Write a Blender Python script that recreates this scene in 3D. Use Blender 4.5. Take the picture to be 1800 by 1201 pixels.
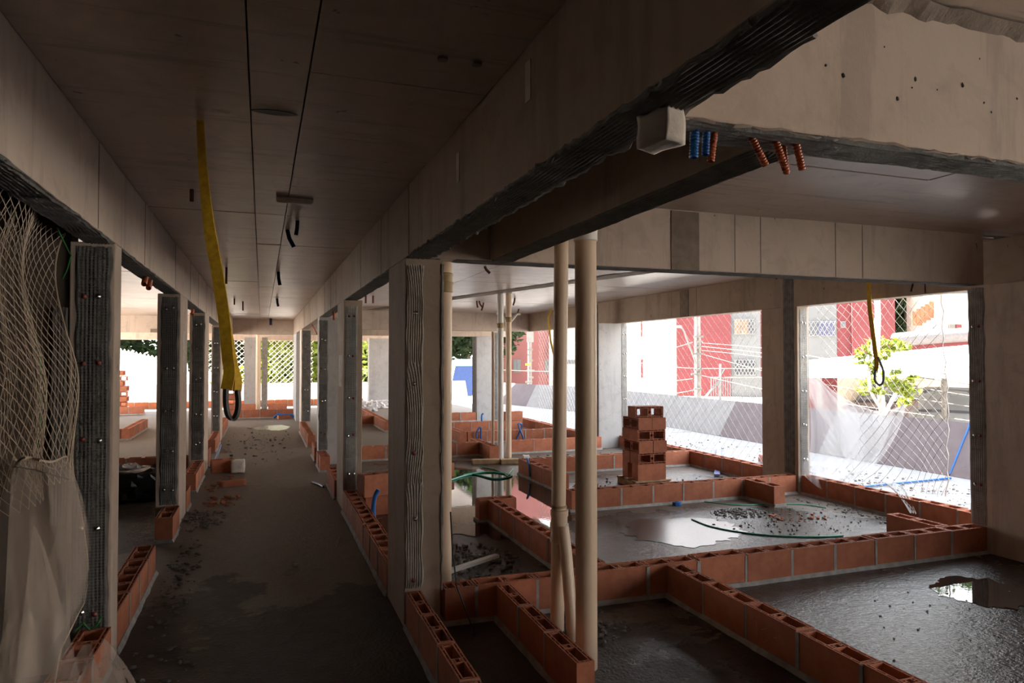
import bpy, bmesh, math, random
from mathutils import Vector, Matrix, noise
for o in list(bpy.data.objects): bpy.data.objects.remove(o)
sc = bpy.context.scene
COL = sc.collection
rnd = random.Random(11)

# ------------------------------------------------------------------ camera
FPX, CH = 1225.0, 1.6
YAW, PITCH = math.radians(19.75), math.radians(1.25)
FW = Vector((math.sin(YAW) * math.cos(PITCH), math.cos(YAW) * math.cos(PITCH), math.sin(PITCH)))
RT = Vector((math.cos(YAW), -math.sin(YAW), 0)); UP = RT.cross(FW); EYE = Vector((0, 0, CH))
cd = bpy.data.cameras.new('camera'); cam = bpy.data.objects.new('camera', cd); COL.objects.link(cam)
cd.sensor_width = 36; cd.lens = FPX / 1800 * 36; cd.clip_start = .05; cd.clip_end = 400
cam.matrix_world = Matrix.Translation(EYE) @ Matrix((RT, UP, -FW)).transposed().to_4x4()
sc.camera = cam

# ------------------------------------------------------------------ light
SUN_EL = math.radians(50)
sun_dir = Vector((-.78, .62, 0)).normalized() * math.cos(SUN_EL) + Vector((0, 0, math.sin(SUN_EL)))
w = bpy.data.worlds.new('sky'); sc.world = w; w.use_nodes = True
nt = w.node_tree; bg = nt.nodes['Background']
geo = nt.nodes.new('ShaderNodeTexCoord'); sxy = nt.nodes.new('ShaderNodeSeparateXYZ'); crp = nt.nodes.new('ShaderNodeValToRGB')   # bright hazy sky, paler towards the horizon
nt.links.new(geo.outputs['Generated'], sxy.inputs[0]); nt.links.new(sxy.outputs[2], crp.inputs[0])
crp.color_ramp.elements[0].position = 0.0; crp.color_ramp.elements[0].color = (1.0, .97, .94, 1); crp.color_ramp.elements[1].position = .8; crp.color_ramp.elements[1].color = (.80, .89, 1.0, 1)
nt.links.new(crp.outputs[0], bg.inputs[0]); bg.inputs[1].default_value = 1.0
sl = bpy.data.lights.new('sun', 'SUN'); sl.energy = 13.0; sl.angle = math.radians(.6); sl.color = (1, .93, .82)
so = bpy.data.objects.new('sun', sl); COL.objects.link(so)
so.rotation_euler = (-sun_dir).to_track_quat('-Z', 'Y').to_euler(); so.location = (-20, 5, 30)
sc.view_settings.view_transform = 'Standard'; sc.view_settings.look = 'None'
sc.view_settings.exposure = 2.7; sc.view_settings.gamma = 1.0; sc.view_settings.use_curve_mapping = False
cy = sc.cycles
cy.max_bounces = 8; cy.diffuse_bounces = 6; cy.glossy_bounces = 4; cy.transmission_bounces = 4; cy.transparent_max_bounces = 24
cy.sample_clamp_indirect = 6; cy.caustics_reflective = False; cy.caustics_refractive = False
cy.use_denoising = True; cy.use_adaptive_sampling = True; cy.adaptive_threshold = .03

# ------------------------------------------------------------------ helpers
def ray(u, v): return FW + RT * ((u - 900) / FPX) - UP * ((v - 600.5) / FPX)
def on(ax, val, u, v):                       # where the line of sight through (u, v) meets the plane axis = val
    d = ray(u, v); return EYE + d * ((val - EYE[ax]) / d[ax])
def ox(u, v, x): return on(0, x, u, v)
def oy(u, v, y): return on(1, y, u, v)
def oz(u, v, z=0.): return on(2, z, u, v)

class MB:
    def __init__(s): s.v = []; s.f = []
    def box(s, x0, x1, y0, y1, z0, z1):
        n = len(s.v)
        s.v += [(x0,y0,z0),(x1,y0,z0),(x1,y1,z0),(x0,y1,z0),(x0,y0,z1),(x1,y0,z1),(x1,y1,z1),(x0,y1,z1)]
        s.f += [(n,n+3,n+2,n+1),(n+4,n+5,n+6,n+7),(n,n+1,n+5,n+4),(n+1,n+2,n+6,n+5),(n+2,n+3,n+7,n+6),(n+3,n,n+4,n+7)]
        return s
    def obox(s, c, a, b, d):                 # centre and three half-extent vectors
        n = len(s.v); c, a, b, d = map(Vector, (c, a, b, d))
        for k in ((-1,-1,-1),(1,-1,-1),(1,1,-1),(-1,1,-1),(-1,-1,1),(1,-1,1),(1,1,1),(-1,1,1)):
            s.v.append(tuple(c + a*k[0] + b*k[1] + d*k[2]))
        s.f += [(n,n+3,n+2,n+1),(n+4,n+5,n+6,n+7),(n,n+1,n+5,n+4),(n+1,n+2,n+6,n+5),(n+2,n+3,n+7,n+6),(n+3,n,n+4,n+7)]
        return s
    def bar(s, p, q, r): return s.tube([p, q], r, 4)
    def tube(s, pts, r, n=8, cap=True, closed=False):
        pts = [Vector(p) for p in pts]; m = len(pts); base = len(s.v)
        rr = r if isinstance(r, (list, tuple)) else [r] * m
        prev = None
        for i, p in enumerate(pts):
            a = pts[i-1] if i or closed else p; b = pts[(i+1) % m] if i < m-1 or closed else p
            t = (b - a)
            t = t.normalized() if t.length > 1e-9 else Vector((0,0,1))
            if prev is None:
                ref = Vector((0,0,1)) if abs(t.z) < .9 else Vector((1,0,0)); nx = t.cross(ref).normalized()
            else:
                nx = prev - t * prev.dot(t); nx = nx.normalized() if nx.length > 1e-6 else t.orthogonal().normalized()
            prev = nx; ny = t.cross(nx)
            for k in range(n):
                an = 2*math.pi*k/n; s.v.append(tuple(p + (nx*math.cos(an) + ny*math.sin(an)) * rr[i]))
        for i in range(m if closed else m-1):
            j = (i+1) % m
            for k in range(n):
                s.f.append((base+i*n+k, base+i*n+(k+1) % n, base+j*n+(k+1) % n, base+j*n+k))
        if cap and not closed:
            s.f.append(tuple(base+k for k in reversed(range(n)))); s.f.append(tuple(base+(m-1)*n+k for k in range(n)))
        return s
    def grid(s, P, nu, nv, closed_u=False):
        b = len(s.v)
        for j in range(nv+1):
            for i in range(nu+1): s.v.append(tuple(P(i/nu, j/nv)))
        for j in range(nv):
            for i in range(nu):
                a = b + j*(nu+1) + i; s.f.append((a, a+1, a+nu+2, a+nu+1))
        return s
    def prism(s, poly, z0, z1):
        n = len(s.v); m = len(poly)
        s.v += [(p[0],p[1],z0) for p in poly] + [(p[0],p[1],z1) for p in poly]
        s.f.append(tuple(n+i for i in reversed(range(m)))); s.f.append(tuple(n+m+i for i in range(m)))
        for i in range(m): s.f.append((n+i, n+(i+1) % m, n+m+(i+1) % m, n+m+i))
        return s
    def lathe(s, prof, c, n=12):
        b = len(s.v); c = Vector(c)
        for r, z in prof:
            for k in range(n):
                a = 2*math.pi*k/n; s.v.append((c.x+r*math.cos(a), c.y+r*math.sin(a), c.z+z))
        for i in range(len(prof)-1):
            for k in range(n):
                s.f.append((b+i*n+k, b+i*n+(k+1) % n, b+(i+1)*n+(k+1) % n, b+(i+1)*n+k))
        s.f.append(tuple(b+k for k in reversed(range(n)))); s.f.append(tuple(b+(len(prof)-1)*n+k for k in range(n)))
        return s
    def rock(s, c, r, seed, flat=.6):
        b = len(s.v); c = Vector(c); q = random.Random(seed)
        L = [(0,0,-1)]
        for zz, kk in ((-.45,5),(.45,5)):
            for k in range(kk):
                a = 2*math.pi*(k + (.5 if zz > 0 else 0))/kk; L.append((math.cos(a)*.88, math.sin(a)*.88, zz))
        L.append((0,0,1)); rx = q.uniform(.7,1.4); ry = q.uniform(.6,1.1)
        for x,y,z in L:
            k = r*q.uniform(.75,1.2); s.v.append((c.x+x*k*rx, c.y+y*k*ry, c.z+max(z*k*flat, -r*flat*.8)))
        for k in range(5):
            k1 = (k+1) % 5
            s.f += [(b,b+1+k1,b+1+k),(b+1+k,b+1+k1,b+6+k),(b+1+k1,b+6+k1,b+6+k),(b+11,b+6+k,b+6+k1)]
        return s
    def build(s, name, mat, parent=None, smooth=False, origin=None, bevel=0, sharp=40):
        me = bpy.data.meshes.new(name)
        if parent is not None: off = world_loc(parent)
        elif origin is not None: off = Vector(origin)
        else: off = Vector((0,0,0))
        me.from_pydata([(x-off.x, y-off.y, z-off.z) for x,y,z in s.v], [], s.f); me.update()
        o = bpy.data.objects.new(name, me); COL.objects.link(o)
        if parent is not None: o.parent = parent
        else: o.location = off
        me.materials.append(mat)
        if smooth:
            me.polygons.foreach_set('use_smooth', [True]*len(me.polygons)); me.set_sharp_from_angle(angle=math.radians(sharp))
        if bevel:
            m = o.modifiers.new('edge', 'BEVEL'); m.width = bevel; m.segments = 2; m.limit_method = 'ANGLE'
        return o
def world_loc(o):
    p = Vector(o.location)
    while o.parent: o = o.parent; p += Vector(o.location)
    return p
def tag(o, label=None, cat=None, group=None, kind=None):
    if label: o['label'] = label
    if cat: o['category'] = cat
    if group: o['group'] = group
    if kind: o['kind'] = kind
    return o
def thing(name, label, cat, loc, group=None):
    o = bpy.data.objects.new(name, None); COL.objects.link(o); o.location = loc; o.empty_display_size = .1
    return tag(o, label, cat, group)
def place(mesh, name, parent, loc, rz=0, scale=(1,1,1), rot=None):    # one more object on shared mesh data
    o = bpy.data.objects.new(name, mesh); COL.objects.link(o)
    if parent is not None: o.parent = parent; o.location = Vector(loc) - world_loc(parent)
    else: o.location = loc
    o.rotation_euler = rot if rot else (0,0,rz); o.scale = scale
    return o
def copy_tree(o, parent=None):
    c = o.copy(); COL.objects.link(c)
    if parent is not None: c.parent = parent
    for ch in o.children: copy_tree(ch, c)
    return c

# ------------------------------------------------------------------ materials
def nodes(name):
    m = bpy.data.materials.new(name); m.use_nodes = True
    return m, m.node_tree, m.node_tree.nodes['Principled BSDF']
def c4(c): return (c[0], c[1], c[2], 1)
def N(t, typ, **kw):
    n = t.nodes.new(typ)
    for k, v in kw.items():
        if k.startswith('i_'): n.inputs[k[2:].replace('_',' ')].default_value = v
        else: setattr(n, k, v)
    return n
def coords(t, scale=(1,1,1), rot=(0,0,0), src='Object'):
    tc = N(t, 'ShaderNodeTexCoord'); mp = N(t, 'ShaderNodeMapping'); mp.inputs['Scale'].default_value = scale; mp.inputs['Rotation'].default_value = rot
    t.links.new(tc.outputs[src], mp.inputs[0]); return mp.outputs[0]
def noise_n(t, vec, scale, detail=4, rough=.55, dist=0):
    n = N(t, 'ShaderNodeTexNoise'); n.inputs['Scale'].default_value = scale; n.inputs['Detail'].default_value = detail
    n.inputs['Roughness'].default_value = rough; n.inputs['Distortion'].default_value = dist
    t.links.new(vec, n.inputs['Vector']); return n.outputs['Fac']
def ramp(t, fac, stops):
    r = N(t, 'ShaderNodeValToRGB'); e = r.color_ramp.elements
    while len(e) < len(stops): e.new(.5)
    for k, (p, c) in enumerate(stops): e[k].position = p; e[k].color = c4(c) if len(c) == 3 else c
    t.links.new(fac, r.inputs[0]); return r.outputs[0]
def mixc(t, fac, a, b, mode='MIX'):
    m = N(t, 'ShaderNodeMix', data_type='RGBA', blend_type=mode)
    for sock, val in ((m.inputs[0], fac), (m.inputs[6], a), (m.inputs[7], b)):
        if isinstance(val, (int, float)): sock.default_value = val
        elif isinstance(val, (tuple, list)): sock.default_value = c4(val)
        else: t.links.new(val, sock)
    return m.outputs[2]
def math_n(t, op, a, b=0.):
    m = N(t, 'ShaderNodeMath', operation=op)
    for sock, val in ((m.inputs[0], a), (m.inputs[1], b)):
        if isinstance(val, (int, float)): sock.default_value = val
        else: t.links.new(val, sock)
    return m.outputs[0]
def bump(t, b, h, strength=.3, dist=.01):
    n = N(t, 'ShaderNodeBump'); n.inputs['Strength'].default_value = strength; n.inputs['Distance'].default_value = dist
    t.links.new(h, n.inputs['Height']); t.links.new(n.outputs[0], b.inputs['Normal'])
def plain(name, c, rough=.6, metal=0., c2=None, scale=8., bmp=0., spec=.5, rand=0.):
    m, t, b = nodes(name); b.inputs['Roughness'].default_value = rough; b.inputs['Metallic'].default_value = metal
    b.inputs['Specular IOR Level'].default_value = spec
    v = coords(t); f = noise_n(t, v, scale, 5)
    col = mixc(t, ramp(t, f, [(.35,(0,0,0)),(.65,(1,1,1))]), c, c2 or tuple(x*.8 for x in c))
    if rand:
        oi = N(t, 'ShaderNodeObjectInfo'); k = math_n(t, 'MULTIPLY_ADD', oi.outputs['Random'], rand); k.node.inputs[2].default_value = 1 - rand/2
        cc = N(t, 'ShaderNodeCombineColor')
        for s_ in cc.inputs: t.links.new(k, s_)
        col = mixc(t, 1., col, cc.outputs[0], 'MULTIPLY')
    t.links.new(col, b.inputs['Base Color'])
    if bmp: bump(t, b, noise_n(t, v, scale*6, 4), bmp, .005)
    return m
def concrete(name, c1, c2, rough=.75, grain=(1,1,1), streak=.35, speck=.6, spec=.35, fine=1.):
    m, t, b = nodes(name)
    v = coords(t); big = noise_n(t, v, .9, 7, .62, .6); mid = noise_n(t, v, 5.5, 6, .6, .8)
    col = mixc(t, ramp(t, big, [(.34,(0,0,0)),(.68,(1,1,1))]), c1, c2)
    col = mixc(t, math_n(t, 'MULTIPLY', ramp(t, mid, [(.5,(0,0,0)),(.74,(1,1,1))]), .45), col, tuple(x*.62 for x in c2))
    st = noise_n(t, coords(t, grain), 1.0, 6, .7, .5)                       # drip marks or board grain
    col = mixc(t, math_n(t, 'MULTIPLY', ramp(t, st, [(.36,(1,1,1)),(.46,(0,0,0))]), streak), col, tuple(x*.5 for x in c1))
    sp = noise_n(t, coords(t, (1,1,.55)), 15., 3, .6)
    spk = ramp(t, sp, [(.70,(0,0,0)),(.745,(1,1,1))])
    col = mixc(t, math_n(t, 'MULTIPLY', spk, speck), col, (.05,.042,.036))
    pale = ramp(t, noise_n(t, coords(t, (1.3,1.3,2.1)), 2.3, 5, .65), [(.66,(0,0,0)),(.74,(1,1,1))])
    col = mixc(t, math_n(t, 'MULTIPLY', pale, .3), col, tuple(min(1, x*1.25) for x in c1))
    t.links.new(col, b.inputs['Base Color'])
    b.inputs['Roughness'].default_value = rough; b.inputs['Specular IOR Level'].default_value = spec
    h = math_n(t, 'ADD', noise_n(t, v, 30., 6, .65), math_n(t, 'MULTIPLY', st, .8))
    bump(t, b, h, .25*fine, .006)
    return m
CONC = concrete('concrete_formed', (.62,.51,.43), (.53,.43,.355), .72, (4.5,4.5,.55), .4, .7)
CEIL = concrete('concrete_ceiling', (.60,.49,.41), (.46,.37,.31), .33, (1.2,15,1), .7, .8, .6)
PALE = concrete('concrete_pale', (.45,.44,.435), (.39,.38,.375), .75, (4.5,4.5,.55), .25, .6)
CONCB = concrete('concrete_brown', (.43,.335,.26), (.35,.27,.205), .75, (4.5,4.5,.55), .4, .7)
FIN = plain('concrete_joint', (.33,.265,.215), .9)
MORTB = plain('mortar_brown', (.27,.215,.17), .9, 0, (.21,.165,.13), 14, .6)
MORTL = plain('mortar_light', (.52,.48,.43), .85, 0, (.40,.365,.325), 14, .5)
MORT = plain('mortar_grey', (.20,.195,.185), .9, 0, (.13,.125,.12), 14, .6)
MORTW = plain('mortar_pale', (.37,.355,.335), .9, 0, (.25,.24,.225), 14, .6)
WIRE = plain('galvanised_wire', (.45,.45,.44), .4, .8)
PIN = plain('pin_metal', (.7,.7,.7), .25, 1.)
PINR = plain('pin_red_washer', (.22,.05,.045), .35, .3)
BRICK = plain('fired_clay', (.45,.165,.09), .78, 0, (.35,.12,.065), 9, .25, .3, .28)
BRKIN = BRICK
PVC = plain('pvc_beige', (.66,.50,.36), .38, 0, (.60,.45,.32), 3, 0, .5)
PVCW = plain('pvc_white', (.70,.68,.64), .4, 0, (.6,.58,.55), 3)
PVCG = plain('pvc_tape', (.34,.24,.11), .5, 0, (.28,.19,.08), 10)
YEL = plain('yellow_webbing', (.72,.45,.02), .7, 0, (.5,.29,.01), 30, .3)
BLK = plain('black_sleeve', (.018,.018,.018), .5, 0, (.03,.03,.03), 12)
BLU = plain('blue_plastic', (.012,.13,.42), .35, 0, (.01,.10,.33), 10)
ORA = plain('orange_plastic', (.52,.12,.035), .4, 0, (.42,.09,.03), 10)
DORA = plain('dusty_conduit', (.16,.05,.03), .6, 0, (.09,.035,.025), 20)
DBLU = plain('dusty_blue_conduit', (.02,.05,.12), .6, 0, (.015,.035,.08), 20)
FOAM = plain('white_foam', (.72,.66,.60), .9, 0, (.55,.49,.43), 9, .5)
WOOD = plain('sawn_timber', (.50,.34,.20), .8, 0, (.36,.23,.12), 12, .4)
GRN = plain('green_hose', (.06,.46,.30), .4, 0, (.05,.38,.25), 8)
GRNR = plain('green_cord', (.03,.22,.05), .7)
PAPER = plain('paper_white', (.7,.68,.62), .8, 0, (.5,.47,.42), 25)
PLASTIC = plain('crumpled_white_plastic', (.78,.76,.76), .5, 0, (.6,.56,.55), 9, .4)
BLKB = plain('black_plastic', (.012,.012,.013), .3, 0, (.02,.02,.02), 9, .3)
NETM = plain('net_cord', (.60,.50,.40), .8)
NETW = plain('net_cord_white', (.85,.83,.80), .8)
RUB = plain('rubble_grey', (.22,.20,.185), .9, 0, (.12,.11,.10), 20, .5, .4, .4)
def veil(name, c, a):
    m, t, b = nodes(name); t.nodes.remove(b)
    out = t.nodes['Material Output']; tr = N(t, 'ShaderNodeBsdfTransparent')
    d = N(t, 'ShaderNodeBsdfDiffuse'); d.inputs[0].default_value = c4(c); l = N(t, 'ShaderNodeBsdfTranslucent'); l.inputs[0].default_value = c4(c)
    mx = N(t, 'ShaderNodeMixShader'); mx.inputs[0].default_value = .4
    t.links.new(d.outputs[0], mx.inputs[1]); t.links.new(l.outputs[0], mx.inputs[2])
    m2 = N(t, 'ShaderNodeMixShader')
    m2.inputs[0].default_value = a; t.links.new(tr.outputs[0], m2.inputs[1]); t.links.new(mx.outputs[0], m2.inputs[2])
    t.links.new(m2.outputs[0], out.inputs[0]); return m
VEILB = veil('tulle_brownish', (.84,.74,.66), .28)
VEILW = veil('tulle_white', (.86,.86,.88), .30)
def floor_mat():
    m, t, b = nodes('floor_screed_wet')
    v = coords(t); n1 = noise_n(t, v, .9, 6, .6, .5); n2 = noise_n(t, v, 7., 6, .65); n3 = noise_n(t, v, 45., 4, .6)
    dry = mixc(t, ramp(t, n2, [(.3,(0,0,0)),(.7,(1,1,1))]), (.20,.157,.123), (.10,.076,.059))
    dry = mixc(t, ramp(t, n3, [(.55,(0,0,0)),(.72,(.55,.55,.55))]), dry, (.07,.058,.05))
    # the wet ground: stretches of the corridor and of the rooms, each with its ragged shore
    sep = N(t, 'ShaderNodeSeparateXYZ'); t.links.new(v, sep.inputs[0]); X, Y = sep.outputs[0], sep.outputs[1]
    rag = math_n(t, 'MULTIPLY', math_n(t, 'SUBTRACT', noise_n(t, v, 1.6, 6, .65, .3), .5), 1.2)
    def mask(L):
        k_ = None
        for cx, cy_, rx, ry in L:
            dx = math_n(t, 'DIVIDE', math_n(t, 'SUBTRACT', X, cx), rx); dy = math_n(t, 'DIVIDE', math_n(t, 'SUBTRACT', Y, cy_), ry)
            d = math_n(t, 'SQRT', math_n(t, 'ADD', math_n(t, 'MULTIPLY', dx, dx), math_n(t, 'MULTIPLY', dy, dy)))
            k = math_n(t, 'SUBTRACT', 1.0, math_n(t, 'ADD', d, rag))
            k_ = k if k_ is None else math_n(t, 'MAXIMUM', k_, k)
        return k_
    damp = ramp(t, math_n(t, 'ADD', mask(DAMPS), .5), [(.48,(0,0,0)),(.54,(1,1,1))])      # soaked, dark but not shiny
    dry = mixc(t, damp, dry, mixc(t, .75, dry, (.016,.012,.009)))
    wet = mask(WETS)
    wetf = ramp(t, math_n(t, 'ADD', wet, .5), [(.47,(0,0,0)),(.60,(1,1,1))])
    t.links.new(mixc(t, wetf, dry, mixc(t, .8, dry, (.018,.013,.010))), b.inputs['Base Color'])
    r = mixc(t, wetf, ramp(t, n2, [(.3,(.75,.75,.75)),(.7,(.5,.5,.5))]), ramp(t, n2, [(.32,(.05,.05,.05)),(.7,(.20,.20,.20))]))
    t.links.new(r, b.inputs['Roughness']); b.inputs['Specular IOR Level'].default_value = .5
    h = math_n(t, 'ADD', math_n(t, 'MULTIPLY', n2, 2.), n3); bump(t, b, h, .5, .014)
    return m
DAMPS = [(.05,1.2,3.0,3.9), (-2.5,7.5,1.6,3.5), (2.22,2.7,.42,.5)]
WETS = [(4.0,2.9,2.0,1.5), (3.9,5.3,1.9,1.1), (1.75,7.2,.75,3.2), (2.7,9.4,1.1,1.1), (4.6,7.7,1.1,.9)]
FLOOR = floor_mat()
def water_mat():
    m, t, b = nodes('puddle_water'); b.inputs['Base Color'].default_value = (.045,.036,.03,1); b.inputs['Roughness'].default_value = .015
    b.inputs['IOR'].default_value = 1.5; b.inputs['Specular IOR Level'].default_value = .75
    v = coords(t); bump(t, b, noise_n(t, v, 22, 2), .035, .004); return m
WATER = water_mat()
WATERR = water_mat(); WATERR.name = 'puddle_shallow'; WATERR.node_tree.nodes['Principled BSDF'].inputs['Roughness'].default_value = .27
# ------------------------------------------------------------------ setting
ZC, ZB = 2.60, 2.19                 # slab soffit, beam soffit
def struct(o): o['kind'] = 'structure'; return o
struct(MB().box(-6.2, 6.10, -4.2, 24.2, -.22, 0).build('floor', FLOOR))
struct(MB().box(-6.2, 6.10, -4.2, 24.2, ZC+.02, ZC+.2).build('ceiling', MORT))
ceil = bpy.data.objects['ceiling']
# soffit: the pour shows the formwork sheets as slightly proud panels with dark joints between them
def panels(xs, ys, gx=.006, gy=.006):
    for i in range(len(xs)-1):
        for j in range(len(ys)-1):
            d = rnd.uniform(-.0025, .0025)
            MB().box(xs[i]+gx/2, xs[i+1]-gx/2, ys[j]+gy/2, ys[j+1]-gy/2, ZC+d, ZC+.021).build('soffit_panel', CEIL, ceil)
panels((-.72, -.05, .15, .80), (-4.1, -.2, 2.52, 5.17, 6.55, 7.57, 9.9, 10.6, 12.4, 14.9, 17.3, 19.8))
panels((.94, 2.45, 5.9), (4.2, 5.35, 6.2, 7.4, 8.9, 10.6, 12.2, 13.9, 15.2))
panels((1.45, 3.55, 5.9), (1.6, 2.9, 4.06))
panels((.94, 3.1, 5.9), (-4.1, -1.2, 1.46)); panels((.94, 1.31), (1.6, 4.06)); panels((.94, 5.9), (15.4, 17.9, 20.6, 23.6)); panels((-.72, .80), (19.95, 23.6)); panels((-4.6, -.86), (-4.1, 0, 4.1))
panels((-4.6, -2.4, -.86), (4.3, 6.2, 7.1, 9.2, 11.0, 13.4, 15.8, 18.3, 21, 23.6))
DARK = plain('wall_dark', (.13,.10,.08), .9, 0, (.09,.07,.055), 2)  # dark colour keeps the near and left rooms in shade
# the storeys above and the closed sides of this floor
UPW = plain('render_upper', (.55,.50,.46), .9, 0, (.45,.41,.38), 2)
struct(MB().box(-6.2, 6.10, -4.2, 24.2, ZC+.2, 6.0).build('wall_upper', UPW))  # unseen mass put in to shade the deck, height set by its shadow
struct(MB().box(-6.2, 6.10, -4.4, -4.2, 0, ZC+.2).build('wall_back', DARK))
struct(MB().box(-4.8, -4.6, -4.2, 13.0, 0, ZC).build('wall_left', DARK))
struct(MB().box(-4.6, -.925, 4.13, 4.27, 0, ZC).build('wall_left_shade', DARK))  # added wall; its dark colour stands in for the column front in shade
struct(MB().box(-4.6, -.86, -4.2, -.5, 0, ZB).build('wall_left_near', DARK))
struct(MB().box(-6.2, 6.1, -4.4, 24.2, -1.0, -.22).build('wall_lower', UPW))

# ------------------------------------------------------------------ combed mortar, wire mesh, pins
def comb(parent, O, U, V, Nn, wd, L, nr, mat, seed, amp=.005, step=.035, wav=.25, name='mortar_strip', ragged=.012):
    O, U, V, Nn = Vector(O), Vector(U).normalized(), Vector(V).normalized(), Vector(Nn).normalized()
    q = random.Random(seed); ph = q.uniform(0, 9); per = q.uniform(.5, .9); nu = nr*4; nv = max(6, int(L/step))
    def P(s, t):
        y = t*L
        sweep = wav*math.sin(y*2.1+ph) + .35*wav*math.sin(y*7.3+ph*2)
        arc = ((y/per + ph) % 1.0); sweep += wav*1.6*(arc**6)*(1 - s)
        h = .004 + amp*(.5 + .5*math.cos(2*math.pi*nr*(s + sweep/nr*1.6))) + .0016*noise.noise((s*14, y*26, seed))
        e = min(s, 1-s, t*L/.1, (1-t)*L/.1); h *= min(1, .15 + e*14)
        ss = (s-.5)*wd + ragged*noise.noise((y*7, seed, (0 if s < .5 else 5)))*(abs(s-.5)*2)**3 + wd*.5
        return O + U*ss + V*(y + .01*noise.noise((s*9, seed, 2))*(1 if t > .5 else -1)) + Nn*h
    g = MB().grid(P, nu, nv)
    return g.build(name, mat, parent, smooth=True, sharp=80)
def wires(parent, O, U, V, Nn, wd, L, pitch, mat=WIRE, r=.0011, off=.012, pitch2=None):
    O, U, V, Nn = Vector(O), Vector(U).normalized(), Vector(V).normalized(), Vector(Nn).normalized(); m = MB()
    n = int(wd/pitch)
    for i in range(n+1):
        a = O + U*(i*pitch) + Nn*off; m.tube([a, a+V*L*.5+Nn*.003, a+V*L], r, 3, False)
    p2 = pitch2 or pitch
    for j in range(int(L/p2)+1):
        a = O + V*(j*p2) + Nn*(off+.001); m.tube([a, a+U*(n*pitch)], r, 3, False)
    return tag(m.build('wire_mesh', mat, parent), kind='stuff')
_pin = MB().lathe([(.0135,0),(.0135,.003),(.009,.006),(.004,.009),(.001,.0095)], (0,0,0), 10)
pinm = {}
for k_, mt_ in (('steel', PIN), ('red', PINR)):
    o_ = _pin.build('fixing_pin', mt_); pinm[k_] = o_.data; bpy.data.objects.remove(o_)
def pin(parent, p, Nn, kind='steel', s=1.):
    return place(pinm[kind], 'fixing_pin', parent, p, scale=(s,s,s), rot=Vector(Nn).to_track_quat('Z','Y').to_euler())

# ------------------------------------------------------------------ columns
def column(label, x0, x1, y0, y1, top=ZB, mat=CONC):
    t = thing('concrete_column', label, 'column', ((x0+x1)/2, (y0+y1)/2, 0), 'bare concrete columns')
    MB().box(x0, x1, y0, y1, 0, top).build('shaft', mat, t, bevel=.006)
    return t
FN, XP, ZP = (0,-1,0), (1,0,0), (0,0,1)
def front_strip(t, x0, wd, y, z0, z1, nr, seed, mesh=True, pins=(.45,.85,1.25,1.65,2.05), mat=MORT, wav=.25, amp=.005, redp=.25, mesh_parts=None, r=.0011, pitch=.016, side=0):
    st = comb(t, (x0, y, z0), XP, ZP, FN, wd, z1-z0, nr, mat, seed, amp=amp, wav=wav)
    q = random.Random(seed)
    if mesh:
        for a, b in (mesh_parts or ((z0+.02, z1-.02),)):
            wires(st, (x0+.012, y, a), XP, ZP, FN, wd-.024, b-a, pitch, r=r)
    for z in pins:
        for k in (.3, .68):
            pin(st, (x0+wd*k+q.uniform(-.008,.008), y-.013, z+q.uniform(-.012,.012)), FN, 'red' if q.random() < redp else 'steel')
# right side of the corridor
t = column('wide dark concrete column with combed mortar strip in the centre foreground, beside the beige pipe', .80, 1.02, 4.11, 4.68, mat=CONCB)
comb(t, (.806, 4.11, .23), XP, ZP, FN,   .105, ZB-.27, 8, MORTL, 3, amp=.012, step=.016, wav=1.1)
for z in (.28,.64,1.03,1.44,1.86): pin(t, (.855+rnd.uniform(-.008,.008), 4.094, z), FN, 'red' if z in (.28,1.03) else 'steel')
MB().tube([(1.024+.006*rnd.random(), 4.108, .2+k*.04) for k in range(50)], [.006+.006*rnd.random() for k in range(50)], 5).build('mortar_ridge', MORTW, t)
wires(t, (.83, 4.14, ZB-.012), XP, (0,1,0), (0,0,-1), .10, .30, .014, off=.004)
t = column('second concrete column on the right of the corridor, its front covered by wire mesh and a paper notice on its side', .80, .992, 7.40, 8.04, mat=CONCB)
front_strip(t, .815, .125, 7.40, .22, ZB-.06, 8, 5, mat=MORTW, wav=.12, mesh_parts=((1.35,2.08),(.75,1.3),(.4,.55)), r=.0014, pins=(.38,.78,1.18,1.6,2.03))
MB().box(.797, .7995, 7.55, 7.86, 1.28, 1.62).build('paper_notice', PAPER, t)
t = column('broad pale concrete column third on the right of the corridor, mortar strip on its left edge', .80, 1.42, 10.68, 11.01, mat=PALE)
front_strip(t, .80, .125, 10.68, .22, ZB-.05, 7, 8, wav=.1, mesh_parts=((1.2,1.6),(.3,.6)), r=.0017, pitch=.02, pins=(.47,.95,1.42,1.85))
t = column('fourth concrete column on the right of the corridor, nearest the end opening', .80, .997, 15.54, 16.3)
front_strip(t, .815, .17, 15.54, .22, ZB-.03, 6, 9, wav=.1, mesh=False, pins=(.45,.9,1.35,1.8))
t = column('plain pale concrete column at the far right corner of the corridor', .80, 1.0, 18.0, 19.6, mat=PALE)
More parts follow.
